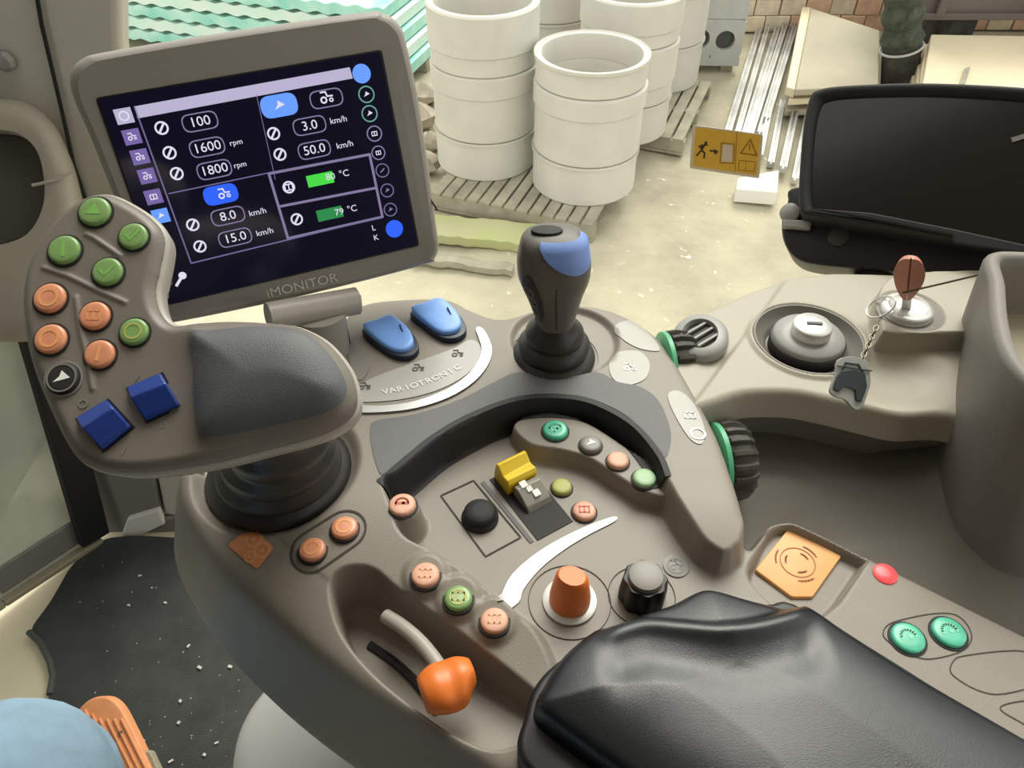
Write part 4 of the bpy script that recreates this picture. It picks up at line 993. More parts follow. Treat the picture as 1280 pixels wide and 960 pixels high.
g.loft(rings); tag(g.obj('lower_shell', 'shell_light', jt, 60), 'paler lower shell rim')
patch('palm_pad', jt, inset_poly(PALM, .0015), Hj, .0012, 'palm', .003)
def jsurf(x, y):
    w_ = 0
    for _ in range(8):
        p = JF.px(x, y, w_); w_ += .7*(float(Hj(np.array([p.x]), np.array([p.y]))[0])-w_)
    p = JF.px(x, y, w_); return Vector((p.x, p.y, w_))
JB = [(120, 265, 21, 'btn_green', 'tri', 'btn_green_hi', 0), (168, 296, 19, 'btn_green', 'check', 'btn_green_hi', 0), (82, 313, 21, 'btn_green', 'bar', 'btn_green_hi', 1.7), (136, 340, 20, 'btn_green', 'check', 'btn_green_hi', .3), (169, 415, 19, 'btn_green', 'ring', 'btn_lime', 0),
      (64, 373, 21, 'btn_orange', 'ring', 'btn_orange_hi', 0), (120, 395, 20, 'btn_orange', 'box', 'btn_orange_hi', 0), (65, 424, 21, 'btn_orange', 'ring', 'btn_orange_hi', 0), (126, 443, 20, 'btn_orange', 'bar', 'btn_orange_hi', 1.5)]
for x, y, r, m_, ic, im, ro in JB:
    c = jsurf(x, y+1); t_ = (JF.M @ c-EYE).dot(FW); button(jt, c, r/960*t_*.95, m_, ic, im, .0035, label=('green' if 'green' in m_ else 'orange')+' round push button', rot=ro)
c = jsurf(80, 474); b = button(jt, c, .0102, 'black_soft', 'arrow', 'print', .003, label='black button with a pale arrow in a grey ring', bez='print_mid')
g = G().ringp(circ(c, .0088, 28), circ(c, .0080, 28), c.z+.0029, c.z+.0034); g.obj('pale_ring', 'print_mid', b)
def jrock(pts, ridge, lab):
    q = [Vector(p) for p in JF.uv(pts)]; r0, r1 = [Vector(p) for p in JF.uv(ridge)]
    z = float(Hj(np.array([q[0].x]), np.array([q[0].y]))[0])*0
    g = G(); v = [(p.x, p.y, -.004) for p in q]+[(p.x, p.y, .004) for p in q]+[(r0.x, r0.y, .0095), (r1.x, r1.y, .0095)]
    # q: 0 top-left, 1 top-right, 2 bottom-right, 3 bottom-left ; ridge from left edge to right edge
    g.add(v, [(3, 2, 1, 0), (0, 1, 5, 4), (1, 2, 6, 9, 5), (2, 3, 7, 6), (3, 0, 4, 8, 7), (4, 5, 9, 8), (8, 9, 6, 7)])
    b = g.obj('blue_rocker', 'blue', jt, 30, .0012); tag(b, lab)
    cc = (q[0]+q[1]+q[2]+q[3])/4; wl = [tuple(cc+(p-cc)*1.1) for p in q]; G().prism(wl, -.002, .0006).obj('rocker_gap', 'black', b)
jrock([(98, 524), (136, 501), (166, 534), (130, 563)], [(112, 540), (150, 514)], 'dark blue glossy rocker, lower left one')
jrock([(161, 486), (203, 468), (227, 508), (184, 527)], [(171, 502), (215, 484)], 'dark blue glossy rocker, upper right one')
g = G()
for x, y, k_ in [(104, 505, 'ring'), (172, 472, 'bar'), (205, 532, 'box'), (155, 563, 'bar')]:
    c = JF.px(x, y, .0); icon(g, k_, c, .0045, .0004, 1.2)
g.obj('small_print', 'print_mid', jt, 0)
# joystick bellows: goes from the console boot ring up to the palm
p0 = CF.M @ Vector((BOOT.x, BOOT.y, .018)); p1 = JF.M @ JF.px(348, 520, -.03)
g = G(); rings = []
profile = [(0, .055), (.0, .057), (.03, .0575), (.07, .053), (.10, .047), (.16, .0485), (.22, .047), (.27, .041), (.30, .0395), (.38, .0425), (.46, .041), (.5, .036), (.56, .0345), (.64, .037), (.72, .035), (.76, .030), (.88, .029), (1.05, .027)]
for h_, r_ in profile:
    c = p0.lerp(p1, h_); rings.append([tuple(JF.I @ Vector((c.x+r_*math.cos(a), c.y+r_*math.sin(a), c.z))) for a in [2*math.pi*k/40 for k in range(40)]])
g.loft(rings); tag(g.obj('bellows_boot', 'bellows', jt, 60), 'black stepped rubber bellows')

# cross gate joystick
SJc = CF.M @ Vector((SJ0.x, SJ0.y, .024)); cf2 = Fr(SJc)
ct = thing('small_joystick', 'small upright grey joystick with a soft blue top and black bellows', 'joystick', cf2)
g = G(); prof = [(.0375, -.004), (.0385, .003), (.036, .008), (.031, .010), (.032, .013), (.0325, .018), (.029, .022), (.0255, .024), (.0265, .028), (.026, .033), (.022, .038), (.019, .041), (.018, .048)]
g.lathe(prof, 40); tag(g.obj('bellows_boot', 'bellows', ct, 60), 'black stepped rubber bellows')
g = G().lathe([(.0455, -.004), (.0455, .0005), (.0415, .001), (.0405, -.003)], 44, cap=False); g.obj('boot_ring', 'plastic', ct)
GR = [(.036, 0, 0, .0150, .0165), (.048, 0, 0, .0165, .019), (.062, -.001, 0, .0205, .021), (.078, -.002, 0, .0245, .0235), (.094, -.003, .001, .0300, .027), (.108, -.0035, .002, .0308, .027), (.119, -.004, .003, .0285, .025), (.127, -.004, .004, .0262, .021), (.131, -.004, .005, .0215, .016), (.133, -.004, .005, .012, .008)]
GRi = [tuple(float(x) for x in q) for q in cr(GR, 4, False)]
def gpt(a, q, e=0): 
    z, ox, oy, rx, ry = q; p = 2.5
    ca_, sa_ = math.cos(a), math.sin(a); k = (abs(ca_)**p+abs(sa_)**p)**(-1/p)
    notch = -.004*max(0, math.cos(a-4.2))**8*0
    return (ox+(rx+e)*k*ca_, oy+(ry+e)*k*sa_, z+(e if z > .125 else 0))
g = G(); g.loft([[gpt(2*math.pi*k/48, q) for k in range(48)] for q in GRi]); g.obj('grip', 'grip', ct, 60)
# blue cap wraps front and right of the top
g = G(); qs = [q for q in GRi if q[0] > .1]; n = 24; v = []; fs = []
def capbound(a):                                                          # lower edge rises to both ends
    t = (a-4.15)/(6.35-4.15); return .109+.019*abs(2*t-1.1)**1.8
NA = 26; NZ = 12
zs = [q[0] for q in GRi]
def qat(z):
    for q0, q1 in zip(GRi[:-1], GRi[1:]):
        if q0[0] <= z <= q1[0]: t = (z-q0[0])/(q1[0]-q0[0]+1e-9); return tuple(x*(1-t)+y*t for x, y in zip(q0, q1))
    return GRi[-1]
for i in range(NA+1):
    a = 4.15+(6.35-4.15)*i/NA; zb = capbound(a)
    for j in range(NZ+1): z = zb+(.1315-zb)*j/NZ; v.append(gpt(a, qat(z), .0011))
for i in range(NA):
    for j in range(NZ): p = i*(NZ+1)+j; fs.append((p, p+NZ+1, p+NZ+2, p+1))
g.add(v, fs); g.obj('blue_cap', 'blue_soft', ct, 180)
g = G(); g.prism(circ((-.010, .005), .013, 24, .007), .1325, .1350, inset=.001); g.obj('top_button', 'black_soft', ct, 50)
# oval side panel with ring symbols on the left front of the grip
g = G(); v = []; A0, A1 = 3.75, 4.25
for i in range(13):
    for j in range(13):
        uu, vv = i/6-1, j/6-1; l = max(abs(uu), abs(vv)); rr = math.hypot(uu, vv) or 1; uu *= l/rr; vv *= l/rr
        v.append(gpt(4.0+uu*.28, qat(.081+vv*.026), .0009))
g.add(v, [(i*13+j, (i+1)*13+j, (i+1)*13+j+1, i*13+j+1) for i in range(12) for j in range(12)]); sp_o = g.obj('side_switch_panel', 'bellows', ct, 180)
for zc_ in (.070, .081, .092):
    g = G(); o_ = [gpt(4.0+.16*math.cos(a), qat(zc_+.0062*math.sin(a)), .0014) for a in [2*math.pi*k/20 for k in range(20)]]; i_ = [gpt(4.0+.11*math.cos(a), qat(zc_+.0044*math.sin(a)), .0018) for a in [2*math.pi*k/20 for k in range(20)]]
    g.add(o_+i_, [(i, (i+1) % 20, 20+(i+1) % 20, 20+i) for i in range(20)]); g.obj('side_ring', 'print_grey', sp_o, 180)
g = G(); g.tube([gpt(4.75, qat(.050+.012*k), .0003) for k in range(5)], .0006, 6); g.obj('grip_seam', 'seam', ct)

# ================================================================ monitor
TL, TR, BR, BL = [Vector(p) for p in ((-.312, .564, 1.004), (-.108, .645, 1.009), (-.086, .594, .854), (-.290, .513, .849))]
mc = (TL+TR+BR+BL)/4; mx = ((TR-TL)+(BR-BL)); my = ((TL-BL)+(TR-BR)); MF = Fr(mc, mx, mx.cross(my))
mt = thing('display_monitor', 'big grey terminal monitor with a lit tractor settings screen behind the joystick', 'monitor', MF)
ho = MF.uv([(92, 130), (85, 106), (88, 86), (102, 73), (130, 65), (280, 40), (455, 15), (482, 16), (500, 28), (510, 52), (528, 140), (549, 290), (551, 310), (546, 325), (530, 334), (380, 372), (222, 405), (206, 402), (195, 385), (150, 270), (110, 170)])
HO = cr(ho, 4)
SCR = rnd(MF.uv([(120, 122), (476, 62), (523, 306), (210, 380)]), .003)
# housing: back shell + bevelled face frame around the recessed screen
g = G(); rings = []
hcx = sum(p[0] for p in HO)/len(HO); hcy = sum(p[1] for p in HO)/len(HO)
for sc2, z in [(.80, -.045), (.95, -.040), (.99, -.030), (1.0, -.016), (1.0, -.010), (.996, -.006), (.988, -.002), (.976, .0008), (.962, .0025), (.948, .0035)]:
    rings.append([(hcx+(p[0]-hcx)*sc2, hcy+(p[1]-hcy)*sc2, z) for p in HO])
g.loft(rings, cap=True)
v = []
g.obj('housing', 'monitor', mt, 24)
G().prism(SCR, .0036, .0042).obj('screen_glass_edge', 'black', mt)
sc_ = G().prism([(p[0]*.985, p[1]*.985) for p in SCR], .0042, .0046).obj('screen', 'screen', mt)
pxs = .00063
def mp(x, y): return tuple(MF.px(x, y, .0046)[:2])
GR_ = []
def gg(m_):
    g_ = G(); GR_.append((m_, g_)); return g_
z = .0047
def pill(x, y, wd, h, m_, fill=False, w_=.0009):
    c = mp(x, y); o_ = rnd([(c[0]-wd/2, c[1]-h/2), (c[0]+wd/2, c[1]-h/2), (c[0]+wd/2, c[1]+h/2), (c[0]-wd/2, c[1]+h/2)], h*.49, 6)
    if fill: gg(m_).prism(o_, z, z+.0001)
    else:
        k1 = (wd-2*w_)/wd; k2 = (h-2*w_)/h; gg(m_).ringp(o_, [(c[0]+(p[0]-c[0])*k1, c[1]+(p[1]-c[1])*k2) for p in o_], z, z+.0001)
def mt_text(s_, x, y, px_h, m_='s_white'): text(gg(m_), s_, mp(x, y), px_h*pxs*1.35, z, sx=1.05)
# header, lines, tiles
gg('s_head').prism([mp(168, 133), mp(437, 84), mp(441, 98), mp(172, 148)], z, z+.0001)
gg('s_line').line([mp(168, 133), mp(239, 329), mp(478, 271)], .0011, z, .0001)
gg('s_line').line([mp(211, 242), mp(336, 216)], .0009, z, .0001)
gg('s_line').line([mp(320, 116), mp(344, 224)], .0006, z, .0001)
gg('s_dim').line([mp(336, 217), mp(462, 193), mp(478, 271), mp(360, 298)], .0021, z, .0001, closed=True)
gg('s_dim').line([mp(350, 258), mp(469, 235)], .0021, z, .0001)
for i, (x, y) in enumerate([(155, 145), (165, 171), (175, 196), (184, 220), (192, 246), (201, 270)]):
    c = mp(x, y); s_ = .0062; gg(['s_head', 's_tile', 's_tile', 's_tile', 's_tile', 's_blue2'][i]).prism([(c[0]-s_, c[1]-s_*.9), (c[0]+s_, c[1]-s_*.9), (c[0]+s_, c[1]+s_*.9), (c[0]-s_, c[1]+s_*.9)], z, z+.0001)
    icon(gg('s_white'), ['ring', 'tractor', 'tractor', 'tractor', 'box', 'arrow'][i], c, .006, z+.0001)
pill(250, 152, .0270, .0135, 's_dim'); mt_text('100', 250, 152, 12)
pill(259, 184, .0270, .0135, 's_dim'); mt_text('1600', 259, 184, 12); mt_text('rpm', 295, 178, 7)
pill(268, 212, .0270, .0135, 's_dim'); mt_text('1800', 268, 212, 12); mt_text('rpm', 300, 206, 7)
pill(276, 243, .0270, .0150, 's_blue', True); icon(gg('s_white'), 'tractor', mp(280, 242), .009, z+.0001)
pill(285, 270, .0270, .0135, 's_dim'); mt_text('8.0', 285, 270, 12); mt_text('km/h', 322, 265, 8)
pill(294, 297, .0270, .0135, 's_dim'); mt_text('15.0', 294, 297, 12); mt_text('km/h', 331, 290, 8)
pill(349, 132, .0290, .0170, 's_blue2', True); icon(gg('s_white'), 'arrow', mp(349, 132), .009, z+.0001)
pill(408, 123, .0270, .0140, 's_dim'); icon(gg('s_white'), 'tractor', mp(408, 122), .010, z+.0001)
pill(387, 157, .0270, .0135, 's_dim'); mt_text('3.0', 387, 157, 12); mt_text('km/h', 423, 150, 8)
pill(393, 187, .0270, .0135, 's_dim'); mt_text('50.0', 393, 187, 12); mt_text('km/h', 431, 181, 8)
for x, y in [(202, 160), (212, 191), (221, 217), (342, 167), (350, 193), (361, 234), (371, 274), (241, 281), (250, 308)]:
    c = mp(x, y); icon(gg('s_white'), 'ring', c, .0082, z); icon(gg('s_white'), 'box' if y < 240 and x > 350 else 'bar', c, .0078, z, .9)
for x, y, m_ in [(401, 224, 's_green'), (413, 267, 's_green2')]:
    c = mp(x, y); gg(m_).prism([(c[0]-.0115, c[1]-.0048), (c[0]+.0105, c[1]-.0048), (c[0]+.0105, c[1]+.0048), (c[0]-.0115, c[1]+.0048)], z, z+.0001)
mt_text('80', 413, 221, 9); mt_text('79', 424, 265, 9); mt_text('°C', 430, 217, 9); mt_text('°C', 440, 261, 9)
for x, y, r, m_, fl in [(452, 92, .0075, 's_blue2', 1), (458, 118, .0068, 's_teal', 0), (462, 142, .0068, 's_teal', 0), (468, 167, .0066, 's_dim', 0), (473, 191, .0060, 's_dim', 0), (478, 213, .006, 's_line', 0), (484, 238, .006, 's_line', 0), (488, 262, .006, 's_line', 0), (493, 286, .0078, 's_blue', 1)]:
    c = mp(x, y)
    if fl: gg(m_).prism(circ(c, r, 24), z, z+.0001)
    else: gg(m_).ringp(circ(c, r, 24), circ(c, r*.84, 24), z, z+.0001); icon(gg('s_white' if m_ != 's_line' else 's_dim'), ['tri', 'bar', 'arrow', 'box'][int(y) % 4], c, r*.8, z, .6)
mt_text('L', 467, 285, 8); mt_text('K', 470, 297, 8)
c = mp(226, 348); gg('s_white').line([(c[0]-.005, c[1]-.005), (c[0]+.001, c[1]+.001)], .0022, z, .0001); gg('s_white').prism(circ((c[0]+.002, c[1]+.002), .0032, 10), z, z+.0001)
names_ = {'s_white': 'readout', 's_dim': 'outline', 's_line': 'dim_line', 's_head': 'header_bar', 's_tile': 'menu_tile', 's_blue': 'blue_key', 's_blue2': 'light_blue_key', 's_green': 'green_gauge', 's_green2': 'dark_green_gauge', 's_teal': 'teal_ring'}
for k_, v_ in GR_: v_.obj(names_[k_], k_, sc_, 0)
g = G(); a = MF.px(378, 357, .004); b_ = MF.px(415, 350, .004); text(g, 'iMONITOR', a, .0115, .0040, sx=1.12); g.obj('lettering', 'print_light', mt, 0)
g = G(); g.line([MF.px(532, 240, 0)[:2], MF.px(546, 262, 0)[:2]], .0015, .0005, .0008); g.obj('housing_seam', 'seam', mt, 0)
# mount under the monitor
g = G(); A = PT(335, 396, .66); B = PT(446, 376, .70); A2 = PT(338, 400, .655)
g.tube([tuple(MF.I @ p) for p in (A, A.lerp(B, .5), B)], .0125, 20); g.obj('mount_tube', 'shell_light', mt)
g = G(); g.tube([tuple(MF.I @ p) for p in (B-Vector((.002, 0, 0)), B+Vector((.004, .001, 0)))], .005, 12); g.obj('mount_bolt', 'black', mt)
A = PT(398, 392, .685); Bp = CF.M @ Vector((CF.px(404, 440, .03).x, CF.px(404, 440, .03).y, .02))
g = G(); g.tube([tuple(MF.I @ p) for p in (A, Bp)], .024, 20); g.obj('mount_post', 'monitor', mt)
A = PT(424, 392, .70); Bp = CF.M @ Vector((CF.px(432, 430, .03).x, CF.px(432, 430, .03).y, .02))
g = G(); g.tube([tuple(MF.I @ p) for p in (A, Bp)], .005, 12); g.obj('mount_cable', 'black', mt)

# ================================================================ black display on the right
n1 = PT(1010, 118, .86); n2 = PT(1282, 116, .76); n3 = PT(1288, 325, .735); n4 = PT(997, 270, .845)
DFx = (n2-n1); DFy = (n1-n4); DF = Fr((n1+n2+n3+n4)/4, DFx, DFx.cross(DFy))
dt = thing('black_display', 'switched-off black display with a hooded frame at the right window', 'display', DF)
def dq(x, y, w=0): return tuple(DF.px(x, y, w)[:2])
DO = cr([dq(1012, 122), dq(1024, 111), dq(1060, 106), dq(1150, 103), dq(1240, 106), dq(1320, 112), dq(1375, 118), dq(1384, 140), dq(1386, 220), dq(1384, 320), dq(1370, 335), dq(1290, 319), dq(1200, 302), dq(1080, 282), dq(1010, 270), dq(999, 258), dq(999, 220), dq(1004, 160)], 5)
def shr(poly, d):
    xs = [p[0] for p in poly]; ys = [p[1] for p in poly]; ax, bx, ay, by = min(xs), max(xs), min(ys), max(ys); cx_, cy_ = (ax+bx)/2, (ay+by)/2
    return [(cx_+(p[0]-cx_)*(1-2*d/(bx-ax)), cy_+(p[1]-cy_)*(1-2*d/(by-ay))) for p in poly]
g = G(); rings = []
for dd, z_ in [(.02, -.05), (.004, -.045), (0, -.03), (0, -.002), (.0015, .001), (.004, .002), (.009, .001), (.013, -.006), (.014, -.014)]:
    rings.append([(*p, z_) for p in shr(DO, dd)])
g.loft(rings); g.obj('frame', 'black_soft', dt, 50)
G().prism(shr(DO, .0135), -.0085, -.006).obj('screen', 'dark_screen', dt)
g = G(); g.prism([dq(1010, 262), dq(1088, 276), dq(1190, 296), dq(1192, 306), dq(1300, 322), dq(1384, 336), dq(1384, 324), dq(1290, 310), dq(1190, 288), dq(1088, 268)], .001, .006); g.obj('lower_lip', 'black_soft', dt, 30, .0015)
DL = cr([dq(1000, 232, -.03), dq(984, 252, -.03), dq(977, 275, -.03), dq(979, 300, -.03), dq(992, 320, -.03), dq(1020, 330, -.03), dq(1100, 337, -.03), dq(1190, 343, -.03), dq(1236, 338, -.03), dq(1262, 318, -.03), dq(1300, 300, -.03), dq(1300, 250, -.03), dq(1150, 230, -.03)], 5)
G().prism(DL, -.07, -.030, inset=.004).obj('rear_bracket', 'black', dt, 40)
g = G(); g.lathe([(.011, -.001), (.011, .006), (.006, .009)], 20, Matrix.Translation((*dq(988, 268, -.03), -.029))); tag(g.obj('bolt', 'socket_grey', dt, 50), 'pale round bolt on the bracket')
g = G(); g.lathe([(.011, 0), (.011, .003), (.006, .004)], 20, Matrix.Translation((*dq(1048, 296, -.03), -.031))); g.obj('knob', 'socket_dark', dt, 50)
g = G(); g.box((*dq(997, 283, -.03), -.025), (.03, .010, .008)); g.obj('clamp', 'socket_grey', dt, 30, .002)
A = DF.px(1110, 336, -.06); B = DF.I @ (P(1110, 340, .78)+Vector((0, .03, -.05)))
g = G(); g.tube([tuple(A+Vector((0, .02, 0))), tuple(B)], .02, 14); g.obj('bracket_stem', 'black', dt)
p = PT(1285, 170, .70)
g = G(); g.box((*dq(1274, 170, .0), -.0045), (.012, .005, .001), rz=.4); g.obj('screen_mark', 'print_mid', dt, 0)

# ================================================================ side console (right)
SF = Fr((.3, .5, .78))
def suv(pts, n=5): return cr(SF.uv(pts), n)
SO_ = suv([(838, 470), (845, 425), (862, 395), (905, 372), (955, 351), (1010, 342), (1060, 339), (1230, 345), (1420, 352), (1480, 420), (1480, 560), (1300, 548), (1190, 520), (1130, 520), (1090, 512), (1040, 500), (990, 491), (930, 492), (885, 506), (850, 510)], 4)
IGN = cr(SF.uv([(1092, 372, .012), (1110, 352, .012), (1150, 345, .012), (1300, 350, .012), (1300, 425, .012), (1205, 426, .012), (1110, 426, .012), (1094, 412, .012)]), 4)
KC = SF.px(1010, 424); IC = SF.px(1136, 394, .014); VC = SF.px(866, 432)
BOWL = SF.px(1120, 470)
def Hs(U, V):
    s = sdf(SO_, U, V, .05); r = .008; x = np.clip(s+r, 0, r); h = -(r-np.sqrt(np.maximum(r*r-x*x, 0)))-np.where(s > 0, s*5, 0)
    h = h+.020*S(sdf(IGN, U, V, .02)+.002, .004)
    d = np.hypot(U-KC.x, (V-KC.y)); h = h+.003*S(d-.055, .006)-.017*S(d-.049, .006)
    d = np.hypot(U-IC.x, V-IC.y); h = h-.003*S(d-.030, .003)
    d = np.hypot((U-BOWL.x)/1.4, V-BOWL.y); h = h-.010*S(d-.030, .03)
    a = SF.px(885, 478); b_ = SF.px(962, 376); e = Vector((b_.x-a.x, b_.y-a.y)).normalized(); dl = (U-a.x)*-e.y+(V-a.y)*e.x
    h = h-.006*S(-dl, .006)*S(U-KC.x-.0, .04)
    return h
lo = np.array(SO_).min(0)-.02; hi = np.array(SO_).max(0)+.02
st_ = thing('side_console', 'beige-grey side console with round socket, ignition lock and air vent', 'side console', SF)
hfield('console_top', st_, (lo[0], hi[0], lo[1], hi[1]), .0014, Hs, lambda U, V: sdf(SO_, U, V, .05) < .004, 'side', skirt=(SO_, .001, lambda p: .0035, .003))
G().prism(inset_poly(SO_, .022), -.30, -.03).obj('console_base', 'fender', st_, 40)
T = Matrix.Translation((KC.x, KC.y, -.009))
tag(G().lathe([(.051, .009), (.050, .011), (.0485, .011), (.0455, .004), (.040, .001), (.038, -.001), (.036, -.004)], 48, T, cap=False).obj('socket_ring', 'fender', st_, 50), 'brown recessed ring around the socket')
G().lathe([(.0345, -.003), (.0345, .009), (.0335, .0095)], 44, T).obj('socket_gap', 'black', st_, 50)
b = G().lathe([(.033, .0), (.033, .012), (.031, .0145), (.020, .0165)], 44, T).obj('round_socket', 'socket_grey', st_, 50)
G().lathe([(.018, .014), (.0178, .026), (.0165, .0275), (.004, .028)], 36, T).obj('chrome_cap', 'chrome', b, 50)
G().box((KC.x+.001, KC.y, .0195), (.014, .004, .0012), rz=-.1).obj('cap_slot', 'socket_dark', b, 30, .0005)
T = Matrix.Translation((IC.x-.004, IC.y, .018))
G().lathe([(.031, -.001), (.031, .0005), (.029, .001)], 44, Matrix.Translation((IC.x, IC.y, .0175))).obj('lock_surround', 'fender', st_, 50)
b = G().lathe([(.0235, -.002), (.0235, .004), (.0215, .0065), (.018, .007), (.016, .005), (.006, .0045)], 40, T).obj('ignition_lock', 'chrome', st_, 50)
# air vent
vx = SF.px(876, 420, .0); T = Matrix.Translation((vx.x, vx.y, -.002)) @ Matrix.Rotation(math.radians(-14), 4, 'Y') @ Matrix.Scale(.86, 4)
b = tag(G().lathe([(.037, -.004), (.037, .002), (.033, .006), (.024, .007), (.022, .003), (.022, -.01)], 44, T, cap=False, sx=.8).obj('air_vent', 'socket_grey', st_, 50), 'round grey air vent behind the far wheel')
G().lathe([(.022, -.008), (.022, .001)], 36, T, sx=.8).obj('vent_opening', 'black', b)
for k in range(3):
    G().box((0, -.012+.012*k, .003), (.034, .003, .003), T @ Matrix.Rotation(.5, 4, 'Z')).obj('vent_slat', 'socket_grey', b)
# key with ring, chain and fob
KP = SF.M @ Vector((IC.x-.006, IC.y, .024)); kf = Fr(KP, (.9, -.3, 0), (-.30, -.05, 1))
kt = thing('ignition_key', 'red-brown ignition key in the lock with a chained tractor-shaped fob', 'key', kf)
G().box((0, 0, .006), (.008, .0026, .024)).obj('key_blade', 'chrome', kt)
kp = cr([(-.0065, .002), (-.0115, .016), (-.0125, .030), (-.008, .042), (.0, .046), (.0075, .041), (.012, .029), (.0115, .015), (.006, .002), (0, -.004)], 5)
RX = Matrix.Rotation(math.pi/2, 4, 'X')
def halfbow(sx_, ang): 
    q = [(max(0, p[0]*sx_), p[1]) for p in kp]; g = G(); g.prism(q[::1], -.0028, .0028, Matrix.Translation((0, 0, .014)) @ Matrix.Rotation(ang, 4, 'Z') @ RX); return g
halfbow(1, .25).obj('key_bow', 'key_red', kt, 40, .0008); 
q = [(min(0, p[0]), p[1]) for p in kp]; G().prism(q, -.0028, .0028, Matrix.Translation((0, 0, .014)) @ Matrix.Rotation(-.35, 4, 'Z') @ RX).obj('key_bow', 'key_red', kt, 40, .0008)
hole = kf.I @ PT(1116, 374, .665)
rc_ = kf.I @ (SF.M @ (SF.px(1098, 390, .016)+Vector((0, 0, .006))))
g = G(); g.tube([(rc_.x+.012*math.cos(a), rc_.y+.013*math.sin(a), rc_.z+.006*math.cos(a)) for a in [2*math.pi*k/28 for k in range(29)]], .0011, 8); g.obj('key_ring', 'chrome', kt)
c0 = kf.I @ PT(1096, 408, .655); c1 = kf.I @ PT(1076, 452, .632)
for k in range(8):
    m_ = c0.lerp(c1, (k+.5)/8); e = (c1-c0).normalized(); g = G(); a_ = e.cross(Vector((0, 0, 1))).normalized(); 
    if k % 2: a_ = e.cross(a_)
    g.tube([tuple(m_+e*.0036*math.cos(t)+a_*.002*math.sin(t)) for t in [2*math.pi*j/12 for j in range(13)]], .0007, 6); g.obj('chain_link', 'chain', kt)
# fob
ff = Fr(PT(1066, 478, .628), (1, -.28, -.05), (.1, -.62, .75)); FT = kf.I @ ff.M
def fq(x, y): return tuple(ff.px(x, y)[:2])
fo = [fq(*p) for p in [(1047, 450), (1066, 446), (1084, 452), (1086, 462), (1088, 478), (1084, 492), (1078, 508), (1068, 512), (1056, 500), (1044, 496), (1037, 488), (1044, 468)]]
b = G().prism(cr(fo, 3), -.002, .0008, FT).obj('fob_backing', 'fob_clear', kt, 40, .0004)
fi = [fq(*p) for p in [(1050, 464), (1068, 462), (1080, 468), (1082, 484), (1075, 503), (1068, 501), (1067, 488), (1054, 484), (1046, 490), (1040, 486), (1044, 472)]]
b2 = G().prism(fi, .0008, .0026, FT).obj('fob_tractor', 'fob', kt, 30, .0005)
g = G(); g.line([fq(1052, 464), fq(1056, 454), (fq(1072, 456)), fq(1078, 466)], .0012, .0008, .001, FT); g.line([fq(1046, 458), fq(1088, 464)], .0009, .0012, .001, FT); g.obj('fob_cab_outline', 'fob', kt, 0)
# thin cord from the key to the tray edge
g = G(); g.tube([tuple(PT(1128, 366, .69)), tuple(PT(1180, 354, .675)), tuple(PT(1234, 341, .655))], .0009, 6)
tag(g.obj('thin_cord', 'cord', None), 'thin brown cord stretched from the key to the beige storage tray', 'cord')

# storage tray block with flared foot + side panel in front of the console
QF = Fr((.4, .4, .70)); BZ = .18
TO = cr(QF.uv([(1236, 314, BZ), (1238, 350, BZ), (1240, 395, BZ), (1252, 435, BZ), (1275, 470, BZ), (1310, 500, BZ), (1370, 515, BZ), (1600, 515, BZ), (1600, 314, BZ), (1420, 312, BZ)]), 4)
TI = cr(QF.uv([(1250, 322, BZ), (1254, 365, BZ), (1262, 400, BZ), (1276, 436, BZ), (1300, 462, BZ), (1360, 486, BZ), (1580, 490, BZ), (1580, 326, BZ), (1400, 320, BZ)]), 4)
TT = [(1236, 314), (1238, 350), (1241, 395), (1252, 435), (1275, 468), (1310, 494), (1370, 510), (1600, 512), (1640, 420), (1600, 314), (1420, 312), (1300, 312)]
TBs = [(1200, 452), (1192, 486), (1180, 520), (1166, 560), (1170, 620), (1215, 690), (1330, 740), (1640, 760), (1760, 600), (1640, 440), (1450, 440), (1290, 446)]
TB = cr(QF.uv([(x, y, -.01) for x, y in TBs]), 6); TO = cr(QF.uv([(x, y, BZ) for x, y in TT]), 6)
def Hq(U, V):
    s = sdf(TB, U, V, .25); base = -.02+.025*S(-(V-.01), .07)-.30*np.clip(-V-.02, 0, None)
    return base+.03*np.exp(-np.clip(s+.004, 0, None)/.022)
fend = hfield('storage_console', None, (-.30, .55, -.35, .19), .0028, Hq, lambda U, V: (U > -.215) & ((V < .10)), 'fender'); fend.matrix_world = QF.M
tag(fend, 'dark grey-brown moulded console rising into a storage tray at the right edge', 'storage console')
G().box((.18, -.125, -.37), (.74, .43, .48)).obj('panel_base', 'fender', fend, 30, .01)
g = G(); rings = []
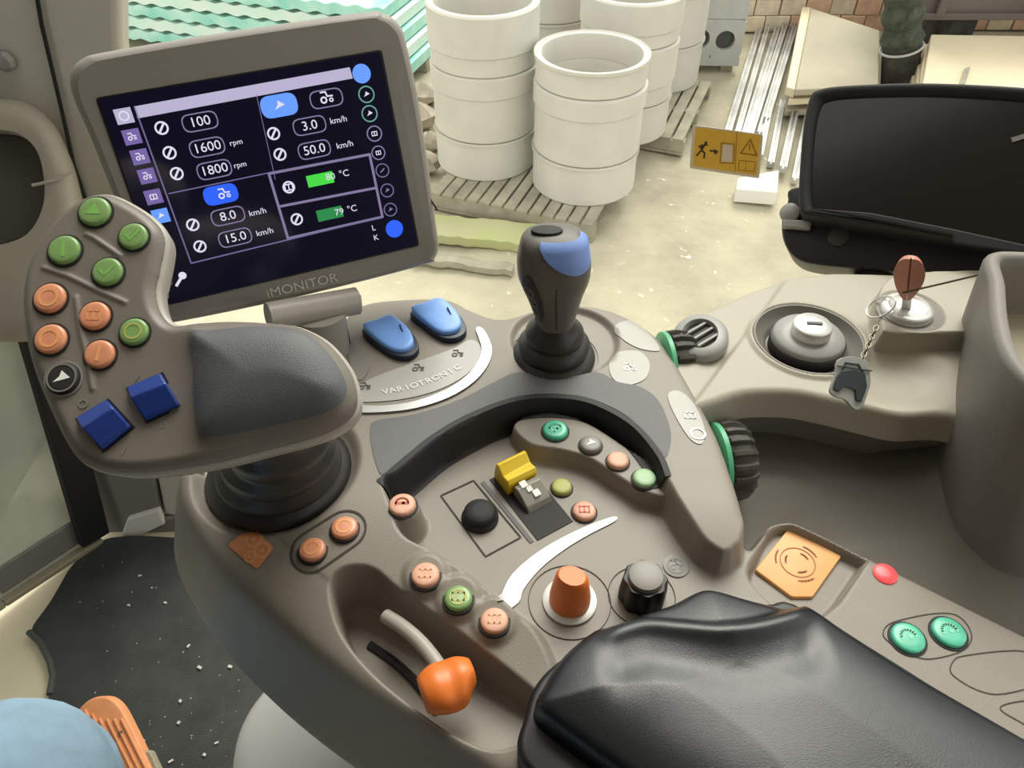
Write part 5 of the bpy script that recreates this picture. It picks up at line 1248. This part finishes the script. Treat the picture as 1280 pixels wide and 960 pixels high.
def rp(a, b, f, z): return [(p[0]+(q[0]-p[0])*f, p[1]+(q[1]-p[1])*f, z) for p, q in zip(a, b)]
for k in range(13):
    h_ = k/12; rings.append(rp(TB, TO, h_**.62, -.14*(k == 0)-.012+(BZ-.006+.012)*h_))
tcx = sum(p[0] for p in TO)/len(TO); tcy = sum(p[1] for p in TO)/len(TO)
for d_, z_ in [(.001, BZ-.003), (.0035, BZ-.0005), (.006, BZ), (.0095, BZ-.0005), (.012, BZ-.003), (.0135, BZ-.010)]: rings.append([(*p, z_) for p in inset_poly(TO, d_)])
TI_ = inset_poly(TO, .0135)
for f_, z_ in [(.985, BZ-.05), (.96, BZ-.062), (.9, BZ-.066)]: rings.append([(tcx+(p[0]-tcx)*f_, tcy+(p[1]-tcy)*f_, z_) for p in TI_])
g.loft(rings); g.obj('storage_tray', 'fender', fend, 60)
G().prism([(tcx+(p[0]-tcx)*.975, tcy+(p[1]-tcy)*.975) for p in TI_], BZ-.064, BZ-.057).obj('tray_lining', 'tray_in', fend, 0)

# seat side shell (pale grey) under the console
SS = Fr((0, .3, .42))
so = cr(SS.uv([(372, 780), (345, 830), (306, 880), (286, 930), (283, 1000), (300, 1090), (420, 1200), (640, 1200), (800, 1100), (760, 900), (600, 830), (440, 790)]), 5)
g = G(); rings = []
for dd, z_ in [(.0, -.33), (-.004, -.15), (0, -.03), (.004, -.012), (.014, -.003), (.03, .0)]:
    rings.append([(*p, z_) for p in inset_poly(so, dd)])
g.loft(rings); o = g.obj('seat_side_shell', 'shell_pale', None, 60); o.matrix_world = SS.M
tag(o, 'pale grey curved seat side shell below the armrest console', 'seat shell')
g = G().prism(cr([tuple(CF.px(*p)[:2]) for p in [(400, 770, -.05), (520, 850, -.05), (720, 990, -.05), (1100, 1000, -.05), (1100, 800, -.05), (880, 660, -.05), (820, 480, -.05), (600, 430, -.05), (450, 480, -.05), (350, 640, -.05)]], 4), -.09, -.045); g.obj('console_underside', 'black_soft', con)
g = G().box((.09, -.20, -.30), (.16, .2, .45)); g.obj('armrest_support', 'black_soft', con, 30, .02)
